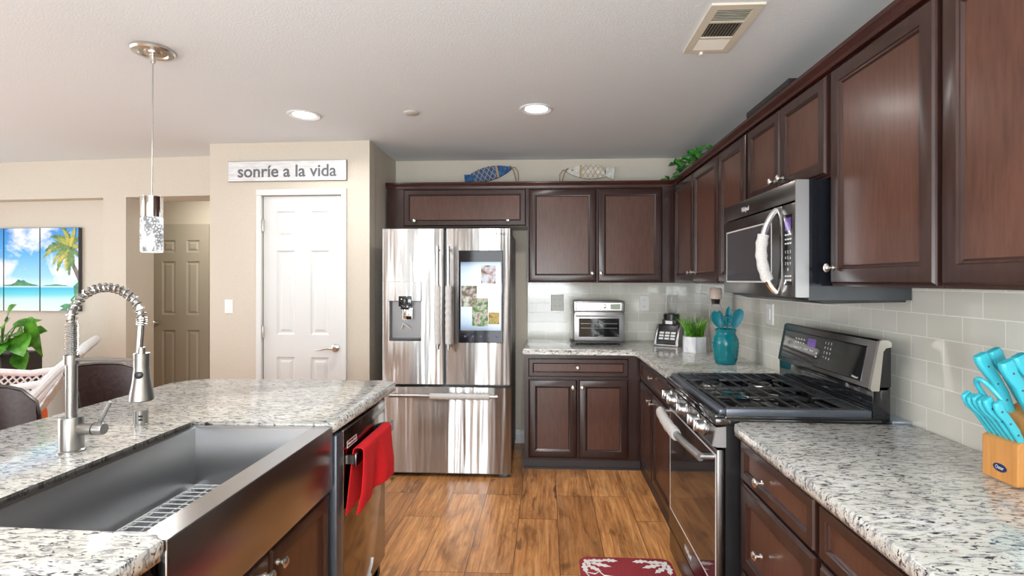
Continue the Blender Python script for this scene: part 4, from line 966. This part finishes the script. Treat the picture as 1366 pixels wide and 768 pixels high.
MB().box(vx0 + .03, vx1 - .03, vy0 + .03, vy1 - .025, CEIL - .0012, CEIL - .0002).build('duct_shade', 'dark_void', vn, smooth=0)  # dark sheet standing in for the shade inside the duct
def louv(mb, c, d, L, w=.014, tilt=35, h=.008):
    d = Vector(d); n = Vector((0, 0, 1)); s = d.cross(n).normalized(); v = s * math.cos(R(tilt)) + n * math.sin(R(tilt)); c = Vector(c)
    mb.prism([c - d * L / 2 - v * w / 2, c + d * L / 2 - v * w / 2, c + d * L / 2 + v * w / 2, c - d * L / 2 + v * w / 2], s.cross(d).normalized() * .0012 if False else Vector((0, 0, .0012)))
for i in range(7):
    l = MB(); louv(l, (.7275, 2.050 + i * .0125, CEIL - .006), (1, 0, 0), .135, .009, -40); l.build('slat', 'vent', vn, smooth=0)
for i in range(10):
    l = MB(); louv(l, (.669 + i * .0130, 2.205, CEIL - .006), (0, 1, 0), .124, .010, 55); l.build('slat', 'vent', vn, smooth=0)
for i in range(6):
    l = MB(); louv(l, (.7275, 2.293 + i * .0165, CEIL - .006), (1, 0, 0), .135, .019, 15); l.build('slat', 'vent_white', vn, smooth=0)
MB().box(.700, .712, 2.405, 2.43, CEIL - .018, CEIL - .006, bev=.002).build('lever', 'vent_white', vn)

# pendant over the island
pxp, pyp = -1.785, 2.275
pe = thing('pendant_light', 'glowing bubble-glass cylinder pendant with chrome cap over the island', 'pendant light', (pxp, pyp, CEIL))
MB().lathe([(.086, -.001), (.088, -.010), (.082, -.018), (.060, -.020), (.055, -.014), (.035, -.014), (.033, -.022), (.012, -.024), (.010, -.06), (.0, -.06)], (pxp, pyp, CEIL), (0, 0, 1), 32).build('canopy', 'nickel', pe)
MB().tube([(pxp, pyp, CEIL - .055), (pxp - .004, pyp, 1.78)], .0028, 8).build('cord', 'spring', pe)
px_ = pxp - .006
sh = MB().lathe([(.0, .0), (.036, .0), (.0365, .003), (.0365, .095), (.0, .096)], (px_, pyp, 1.700), (0, 0, 1), 28).build('socket_cap', 'chrome', pe)
MB().lathe([(.0435, 0), (.0435, .092), (.042, .092), (.042, 0)], (px_, pyp, 1.702), (0, 0, 1), 28, cap=False).build('clear_collar', 'clear', pe)
def m_bubble():
    m, nt, b = new_mat('bubble_glass'); v = coords(nt)
    vo = nd(nt, 'ShaderNodeTexVoronoi'); vo.inputs['Scale'].default_value = 95; nt.links.new(v, vo.inputs['Vector'])
    band = noise(nt, coords(nt, (30, 30, 12)), 1, 2)
    f1 = ramp(nt, vo.outputs['Distance'], [(.30, (1, 1, 1)), (.50, (.22, .23, .25))])
    c = mix(nt, ramp(nt, band, [(.44, (0, 0, 0)), (.52, (1, 1, 1))]), (1, 1, 1), f1)
    nt.links.new(c, b.inputs['Emission Color']); b.inputs['Emission Strength'].default_value = .72
    b.inputs['Base Color'].default_value = (.12, .12, .12, 1); b.inputs['Roughness'].default_value = .1
    bump(nt, b, vo.outputs['Distance'], .3, .004)
    return m
M['bubble'] = m_bubble()
MB().lathe([(.0, 0), (.041, 0), (.044, .003), (.0445, .155), (.042, .160), (.0, .160)], (px_, pyp, 1.541), (0, 0, 1), 32).build('shade', 'bubble', pe)
l = bpy.data.lights.new('pendant_glow', 'POINT'); l.energy = 4; l.shadow_soft_size = .05; l.color = (1, .97, .92)
o = bpy.data.objects.new('pendant_glow', l); COL.objects.link(o); o.location = (px_, pyp, 1.48)

# ------------------------------------------------------------------ sign, pictures, fish, cabinet-top decor
sg = thing('wall_sign', 'whitewashed wooden wall sign reading sonríe a la vida above the white door', 'sign', pl(-.636, 0, 2.164))
SF = lambda u, v, w: PM @ Vector((u, -w, v))
MB().loops(SF, -1.102, -.170, 2.164, 2.319, [(0, .001), (0, .016), (.003, .019)], (1, 0)).build('board', ['sign', 'sign_edge'], sg, smooth=0)
e1 = Vector((math.cos(PA), math.sin(PA), 0))
text('lettering', 'sonríe a la vida', .128, SF(-.636, 2.236, .0195), e1, (0, 0, 1), 'grey_ink', sg, width=.775, bold=.0022)
def m_beach():
    m, nt, b = new_mat('beach_print'); v = coords(nt, kind='World')
    sp_ = nd(nt, 'ShaderNodeSeparateXYZ'); nt.links.new(v, sp_.inputs[0])
    mr = nd(nt, 'ShaderNodeMapRange'); mr.inputs['From Min'].default_value = 1.135; mr.inputs['From Max'].default_value = 1.885; nt.links.new(sp_.outputs[2], mr.inputs['Value'])
    sky = ramp(nt, mr.outputs[0], [(0, (.72, .80, .78)), (.14, (.55, .80, .85)), (.20, (.12, .62, .75)), (.28, (.02, .45, .70)), (.298, (.60, .80, .92)), (.42, (.28, .62, .93)), (.75, (.05, .36, .82)), (1, (.02, .24, .68))])
    cl = noise(nt, coords(nt, (2.6, 2.6, 3.6), 'World', (1.35, 0, .55)), 1, 7, .62, .4)
    up = ramp(nt, mr.outputs[0], [(.30, (0, 0, 0)), (.34, (1, 1, 1))])
    cloud = mix(nt, 1.0, ramp(nt, cl, [(.47, (0, 0, 0)), (.60, (1, 1, 1))]), up, 'MULTIPLY')
    c = mix(nt, cloud, sky, (.86, .90, .95))
    nt.links.new(c, b.inputs['Base Color']); b.inputs['Roughness'].default_value = .45
    return m
M['beach'] = m_beach()
M['isle'] = noisy('island_green_paint', (.02, .14, .12), (.08, .34, .12), 20, .5)
M['palm'] = noisy('palm_paint', (.03, .12, .04), (.22, .34, .06), 18, .5)
M['palm_y'] = noisy('palm_yellow_paint', (.18, .30, .04), (.60, .48, .06), 18, .5)
M['trunk'] = noisy('palm_trunk_paint', (.10, .08, .09), (.24, .20, .18), 20, .5)
NY_ = .12
def fpt(u, v, w): return FM @ Vector((u + .042, NY_ - w, v))
pan = [(-2.52, -2.142, 'beach canvas panel cut by the left edge of the photo, mostly outside the frame'), (-2.134, -1.766, 'middle beach canvas panel with white clouds over a small green island'), (-1.758, -1.370, 'right beach canvas panel with palm fronds over turquoise water')]
cans = []
for a, c_, lab in pan:
    t = thing('canvas_print', lab, 'picture', fpt((a + c_) / 2, 1.135, 0), 'three-part beach picture in the niche')
    MB().loops(fpt, a, c_, 1.135, 1.885, [(0, .001), (0, .034), (.002, .036)], (1, 0)).build('canvas', ['beach', 'dark_ink'], t, smooth=0)
    cans.append((t, a, c_))
def flat_poly(name, P, w, m, parent): MB().prism([fpt(u, v, w) for u, v in P], FM.to_3x3() @ Vector((0, -.0008, 0))).build(name, m, parent, smooth=0)
hz = 1.362
flat_poly('painted_island', [(-2.134, hz), (-1.766, hz), (-1.80, hz + .012), (-1.84, hz + .016), (-1.90, hz + .035), (-1.93, hz + .055), (-1.955, hz + .048), (-1.985, hz + .060), (-2.02, hz + .030), (-2.06, hz + .014), (-2.134, hz + .008)], .036, 'isle', cans[1][0])
flat_poly('painted_shore', [(-1.758, hz), (-1.46, hz), (-1.50, hz + .008), (-1.60, hz + .016), (-1.64, hz + .012), (-1.70, hz + .008)], .036, 'isle', cans[2][0])
flat_poly('painted_trunk', [(-1.372, 1.40), (-1.372, 1.50), (-1.41, 1.56), (-1.455, 1.70), (-1.48, 1.70), (-1.44, 1.54), (-1.40, 1.46)], .036, 'trunk', cans[2][0])
flat_poly('painted_bush', [(-1.372, 1.14), (-1.372, 1.40), (-1.42, 1.36), (-1.41, 1.28), (-1.45, 1.24), (-1.43, 1.20), (-1.50, 1.205), (-1.56, 1.18), (-1.52, 1.165), (-1.57, 1.14)], .0362, 'isle', cans[2][0])
def frond(c, ang, L, bend, m, w=.036):
    n = 14; up_, lo_ = [], []
    for k in range(n + 1):
        t = k / n; a = R(ang) - bend * t
        x = c[0] + L * t * math.cos(R(ang) - bend * t * .5); z = c[1] + L * t * math.sin(R(ang) - bend * t * .5)
        ww = w * (math.sin(math.pi * (.08 + .9 * t)) ** .6) * (1.0 if k % 2 else .55)
        up_.append((x - math.sin(a) * ww * .5, z + math.cos(a) * ww * .5)); lo_.append((x + math.sin(a) * ww * .9, z - math.cos(a) * ww * .9))
    P = up_ + lo_[::-1]
    return [(min(max(u, -1.757), -1.371), min(max(v, 1.137), 1.883)) for u, v in P]
for i, (ang, L, bd_, m_) in enumerate(((172, .30, -1.0, 'palm_y'), (150, .26, -1.4, 'palm'), (200, .24, -.8, 'palm_y'), (225, .26, -.5, 'palm'), (250, .22, -.3, 'palm_y'), (120, .22, -1.3, 'palm'), (95, .20, -.8, 'palm'), (60, .16, .8, 'palm'), (275, .18, .2, 'palm'), (20, .10, .8, 'palm_y'), (-30, .12, .6, 'palm'), (140, .17, -.6, 'palm_y'), (185, .20, -.3, 'palm'), (265, .26, -.1, 'palm'), (238, .20, .3, 'palm_y'), (110, .17, -.2, 'palm_y'), (290, .20, .4, 'palm'), (75, .18, 0, 'palm_y'), (215, .16, .2, 'palm'))):
    flat_poly('painted_frond', frond((-1.45, 1.715), ang, L, bd_, m_), .0364 + i * .0002, m_, cans[2][0])

def fish(name, label, cx0, cz0, ang, L, Hh, body_m, flip, tail):
    t = thing(name, label, 'fish decoration', (cx0, YW - .02, cz0))
    Y0, th = YW - .036, .030; ca, sa = math.cos(R(ang)), math.sin(R(ang)); f_ = -1 if flip else 1
    def P(x, z, y=0): x *= f_; return (cx0 + x * ca - z * sa, Y0 - y, cz0 + x * sa + z * ca)
    n = 16; top = []; bot = []
    for k in range(n + 1):
        u = -.36 + .86 * k / n
        hh = Hh * .5 * (math.sin(math.pi * min(1, .16 + .84 * (k / n))) ** .75) if k < n else .004
        top.append((u * L, hh * 1.0)); bot.append((u * L, -hh * .95))
    bd2 = MB().prism([P(x, z) for x, z in bot + top[::-1]], (0, th, 0), bev=.003).build('body', [body_m], t)
    tl = MB().prism([P(x * L, z * Hh) for x, z in tail], (0, th * .6, 0), bev=.002).build('tail', body_m, t)
    nt_ = MB()
    for k in range(-1, 6):
        for sg_ in (1, -1):
            a = []
            for q in range(9):
                z = sg_ * (-.5 + q / 8)
                xx = -.34 + .105 * k + .20 * q / 8
                i = min(max((xx + .36) / .86, 0), 1); lim = .5 * (math.sin(math.pi * min(1, .16 + .84 * i)) ** .75)
                if -.345 < xx < .17: a.append(P(xx * L, max(-lim, min(lim, z)) * Hh, .003))
            if len(a) > 1: nt_.tube(a, .0028, 5)
    for xx in (.175, .195):
        i = (xx + .36) / .86; lim = .5 * (math.sin(math.pi * (.16 + .84 * i)) ** .75) * Hh
        nt_.tube([P(xx * L, -lim, .003), P(xx * L, lim, .003)], .0045, 6)
    nt_.build('netting', 'net', t)
    MB().lathe([(.008, 0), (.007, .003), (0, .004)], P(.36 * L, .06 * Hh, 0), (0, -1, 0), 12).build('eye', 'trunk', t)
    rp = MB().tube([P(.46 * L, .02, .004), P(.50 * L, 0, .012)], .006, 8)
    m0 = Vector(P(.49 * L, 0, .008))
    rp.tube([m0, m0 + Vector((.015 * f_, -.01, -.02)), m0 + Vector((.03 * f_, -.012, -.07)), m0 + Vector((.04 * f_, -.012, -.115))], .0045, 8)
    rp.tube([m0, m0 + Vector((.03 * f_, 0, .005)), m0 + Vector((.055 * f_, .01, -.03)), m0 + Vector((.058 * f_, .015, -.11))], .0035, 8)
    rp.build('rope', 'rope', t)
    return t
fish('wooden_fish', 'blue wooden fish with jute netting above the refrigerator cabinet', -.50, 2.338, 13, .42, .122, 'fish_blue', False, [(-.35, -.22), (-.35, .22), (-.50, .34), (-.52, -.30)])
fish('wooden_fish', 'white wooden fish with jute netting above the double wall cabinet', .368, 2.345, -3, .40, .124, 'fish_white', True, [(-.33, -.10), (-.33, .18), (-.40, .38), (-.56, .42), (-.53, .0), (-.54, -.50), (-.40, -.34)])

# ivy garland on the corner cabinets
def leaf3(mb, c, d, n, L, w, fold=.25, tipdroop=.15, heart=False):
    c, d, n = Vector(c), Vector(d).normalized(), Vector(n).normalized(); s = d.cross(n)
    if s.length < 1e-4: s = d.orthogonal()
    s.normalize(); n = s.cross(d)
    prof = [(0, .05), (.06, .55 if heart else .3), (.2, .95 if heart else .7), (.4, 1.0), (.62, .75), (.82, .38), (1, .02)]
    rows = []
    for t, k in prof:
        p = c + d * L * t - n * L * tipdroop * t * t; back = -d * L * .10 * (1 if heart and t < .1 else 0)
        rows.append((mb.bm.verts.new(p + s * w / 2 * k + n * w * fold * k + back), mb.bm.verts.new(p), mb.bm.verts.new(p - s * w / 2 * k + n * w * fold * k + back)))
    for A, B in zip(rows, rows[1:]):
        mb.face([A[0], A[1], B[1], B[0]]); mb.face([A[1], A[2], B[2], B[1]])
iv = thing('ivy_garland', 'green artificial ivy lying on the corner cabinet near the ceiling', 'ivy', (1.06, 3.85, 2.166))
vb = MB(); vp = [Vector((1.03 + .05 * math.sin(i * .9), 4.32 - i * .055, 2.20 + .03 * math.sin(i * 1.3) ** 2)) for i in range(16)]
vb.tube([Vector((1.05, 4.4, 2.172))] + vp, .004, 6).build('vine', 'stem', iv)
lb = MB()
for i in range(95):
    p = random.choice(vp) + Vector((random.uniform(-.03, .08), random.uniform(-.06, .06), random.uniform(0, .075)))
    if p.y > 4.1: p.z -= .03
    leaf3(lb, p, (random.uniform(-1, .6), random.uniform(-1, .4), random.uniform(-.4, .9)), (random.uniform(-.6, .2), random.uniform(-1, 0), .6), random.uniform(.045, .085), random.uniform(.04, .07))
lo = lb.build('foliage', 'leaf_ivy', iv, recalc=False)
bx = thing('flat_box', 'flat black-lidded carton lying on the cabinets above the microwave', 'box', (1.16, 2.56, 2.166))
MB().box(1.065, 1.27, 2.33, 2.79, 2.166, 2.272, bev=.003).build('carton', 'amber_box', bx, smooth=0)
MB().box(1.055, 1.28, 2.32, 2.80, 2.268, 2.296, bev=.003).build('lid', 'black', bx, smooth=0)

# ------------------------------------------------------------------ living side: bar stools, wicker chair, plant
st = thing('bar_stool', 'brown leather bar stool behind the faucet, farther along the island', 'bar stool', (-2.13, 2.46, 0), 'bar stools at the island')
bk = MB(); N = 14
def bpt(a, z, off): return (-2.13 + .20 - (.36 + off) * math.cos(a) - .03 * (z - .7), 2.46 + (.36 + off) * math.sin(a) * .62, z)
A0 = 1.0
def top_z(a): return .985 - .025 * abs(a / A0) ** 2 - .06 * abs(a / A0) ** 9
grid = []
for off in (0, .03):
    grid.append([[bk.bm.verts.new(bpt(-A0 + 2 * A0 * i / N, .72 + (top_z(-A0 + 2 * A0 * i / N) - .72) * j / 5, off)) for j in range(6)] for i in range(N + 1)])
for g_ in grid:
    for i in range(N):
        for j in range(5): bk.face([g_[i][j], g_[i + 1][j], g_[i + 1][j + 1], g_[i][j + 1]])
for i in range(N):
    for j in (0, 5): bk.face([grid[0][i][j], grid[0][i + 1][j], grid[1][i + 1][j], grid[1][i][j]])
for i in (0, N):
    for j in range(5): bk.face([grid[0][i][j], grid[0][i][j + 1], grid[1][i][j + 1], grid[1][i][j]])
bk.build('backrest', 'leather', st, smooth=50)
rim = [bpt(-A0 - .03, z, .015) for z in (.60, .72, .85)] + [bpt(-A0 + 2 * A0 * i / N, top_z(-A0 + 2 * A0 * i / N) + .006, .015) for i in range(N + 1)] + [bpt(A0 + .03, z, .015) for z in (.85, .72, .60)]
MB().tube(rim, .009, 8).build('back_frame', 'steel_dark', st)
MB().lathe([(.02, .585), (.18, .585), (.20, .60), (.20, .64), (.185, .66), (.0, .665)], (-2.12, 2.46, 0), (0, 0, 1), 28).build('seat', 'leather', st)
for sx in (-1, 1):
    for sy in (-1, 1): MB().tube([(-2.12 + .13 * sx, 2.46 + .13 * sy, .59), (-2.12 + .20 * sx, 2.46 + .20 * sy, .0)], .011, 8).build('leg', 'chrome', st)
MB().tube([(-2.12 + .185 * math.cos(a) * 1.25, 2.46 + .185 * math.sin(a) * 1.25, .2) for a in [2 * math.pi * i / 24 for i in range(24)]], .008, 8, closed=True).build('foot_ring', 'chrome', st)
dup(st, (-2.13, 1.88, 0), 0, 'brown leather bar stool at the left edge of the photo, nearer the camera')

wc = thing('wicker_chair', 'white wicker lounge chair with woven sides beyond the bar stools', 'chair', (-2.74, 3.0, 0))
WANG = R(36)
def latt(mb, A, B, C_, D, nu, nv, r=.0055):
    A, B, C_, D = map(Vector, (A, B, C_, D))
    def q(u, v): return (A * (1 - u) + B * u) * (1 - v) + (D * (1 - u) + C_ * u) * v
    for i in range(nu + nv + 1):
        for s in (0, 1):
            pts = []
            for k in range(9):
                v = k / 8; u = (i / nu - v * nv / nu); u = u if s == 0 else 1 - u
                if -.001 <= u <= 1.001: pts.append(q(u, v))
            if len(pts) > 1: mb.tube(pts, r, 5)
yn, yfr = 3.0, 3.6
for y, nm in ((yn, 'side_weave'), (yfr, 'side_weave')):
    m_ = MB(); latt(m_, (-3.75, y, .44), (-3.05, y, .50), (-2.99, y, .79), (-3.75, y, .85), 20, 7); m_.build(nm, 'wicker', wc)
    MB().tube([(-3.80, y, .38), (-3.79, y, .82), (-3.70, y, .858), (-3.35, y, .838), (-3.12, y, .80), (-2.96, y, .815), (-2.93, y, .85)], .022, 10).build('arm', 'wicker', wc)
m_ = MB(); latt(m_, (-3.08, yn, .50), (-3.08, yfr, .50), (-2.80, yfr, .98), (-2.80, yn, .98), 14, 12); m_.build('back_weave', 'wicker', wc)
MB().tube([(-3.10, yn, .30), (-3.08, yn, .62), (-3.00, yn, .75), (-2.90, yn, .88), (-2.79, yn, .99), (-2.775, yn + .06, 1.01), (-2.775, yfr - .06, 1.01), (-2.79, yfr, .99), (-2.90, yfr, .88), (-3.0, yfr, .75), (-3.08, yfr, .62), (-3.10, yfr, .30)], .026, 10).build('back_frame', 'wicker', wc)
m_ = MB(); latt(m_, (-3.75, yn, .44), (-3.75, yfr, .44), (-3.06, yfr, .42), (-3.06, yn, .42), 14, 16); m_.build('seat', 'wicker', wc)
for x in (-3.74, -3.08):
    for y in (yn, yfr): MB().tube([(x, y, .44), (x + .02, y, .0)], .022, 8).build('leg', 'wicker', wc)
wc.rotation_euler = (0, 0, WANG)
cs = MB().box(-3.68, -3.02, yn + .03, yfr - .03, .455, .60, bev=.05, seg=4)
tag(cs.build('seat_cushion', 'orange', smooth=70, xf=Matrix.Translation((-2.74, 3.0, 0)) @ Matrix.Rotation(WANG, 4, 'Z') @ Matrix.Translation((2.74, -3.0, 0))), 'bright orange cushion lying in the white wicker chair', 'cushion')

pp = thing('potted_plant', 'large green leafy plant in a tall dark ribbed planter below the beach picture', 'potted plant', (-4.32, 3.92, 0))
pb = MB().box(-4.50, -4.165, 3.78, 4.10, .0, .835, bev=.006)
for i in range(26): pb.box(-4.52, -4.22, 3.772, 3.785, .03 + i * .031, .03 + i * .031 + .014)
pb.build('planter', 'pot_dark', pp, smooth=0)
pf = MB(); ps = MB()
c0 = Vector((-4.33, 3.92, .84))
spec = [((-4.06, 3.90, 1.10), (.25, -.1, -1), .30, .12), ((-4.10, 3.84, .97), (.6, -.5, -.5), .20, .18), ((-4.17, 3.78, .93), (.3, -.8, -.6), .19, .17), ((-4.30, 3.74, .90), (0, -.7, -.8), .22, .18), ((-4.40, 3.76, .98), (-.2, -.8, -.5), .20, .18), ((-4.2, 3.82, 1.06), (.5, -.6, .1), .19, .16), ((-4.32, 3.78, 1.05), (.1, -.9, -.2), .22, .18), ((-4.24, 3.76, .86), (.3, -.6, -.9), .22, .17), ((-4.13, 3.88, .84), (.5, -.4, -.6), .17, .13), ((-4.38, 3.85, 1.10), (-.3, -.5, .3), .2, .15), ((-4.25, 3.9, 1.12), (.4, -.3, .4), .18, .13)]
for (p, d, L, w) in spec:
    leaf3(pf, p, d, (random.uniform(-.2, .3), -.8, .6), L, w, .12, .2, True)
    ps.tube([c0, c0.lerp(Vector(p), .5) + Vector((0, 0, .08)), Vector(p)], .005, 6)
for i in range(24):
    a = random.uniform(0, 6.283); el = random.uniform(-.2, 1.0); r = random.uniform(.12, .27)
    p = c0 + Vector((math.cos(a) * r, math.sin(a) * r * .55, .06 + el * .17))
    leaf3(pf, p, (math.cos(a) * .8, math.sin(a) * .6 - .3, random.uniform(-.9, .25)), (random.uniform(-.2, .2), -.8, .6), random.uniform(.11, .18), random.uniform(.08, .12), .12, .2, True)
    ps.tube([c0, c0.lerp(p, .5) + Vector((0, 0, .05)), p], .004, 5)
pf.build('foliage', 'leaf', pp, recalc=False); ps.build('stems', 'stem', pp)
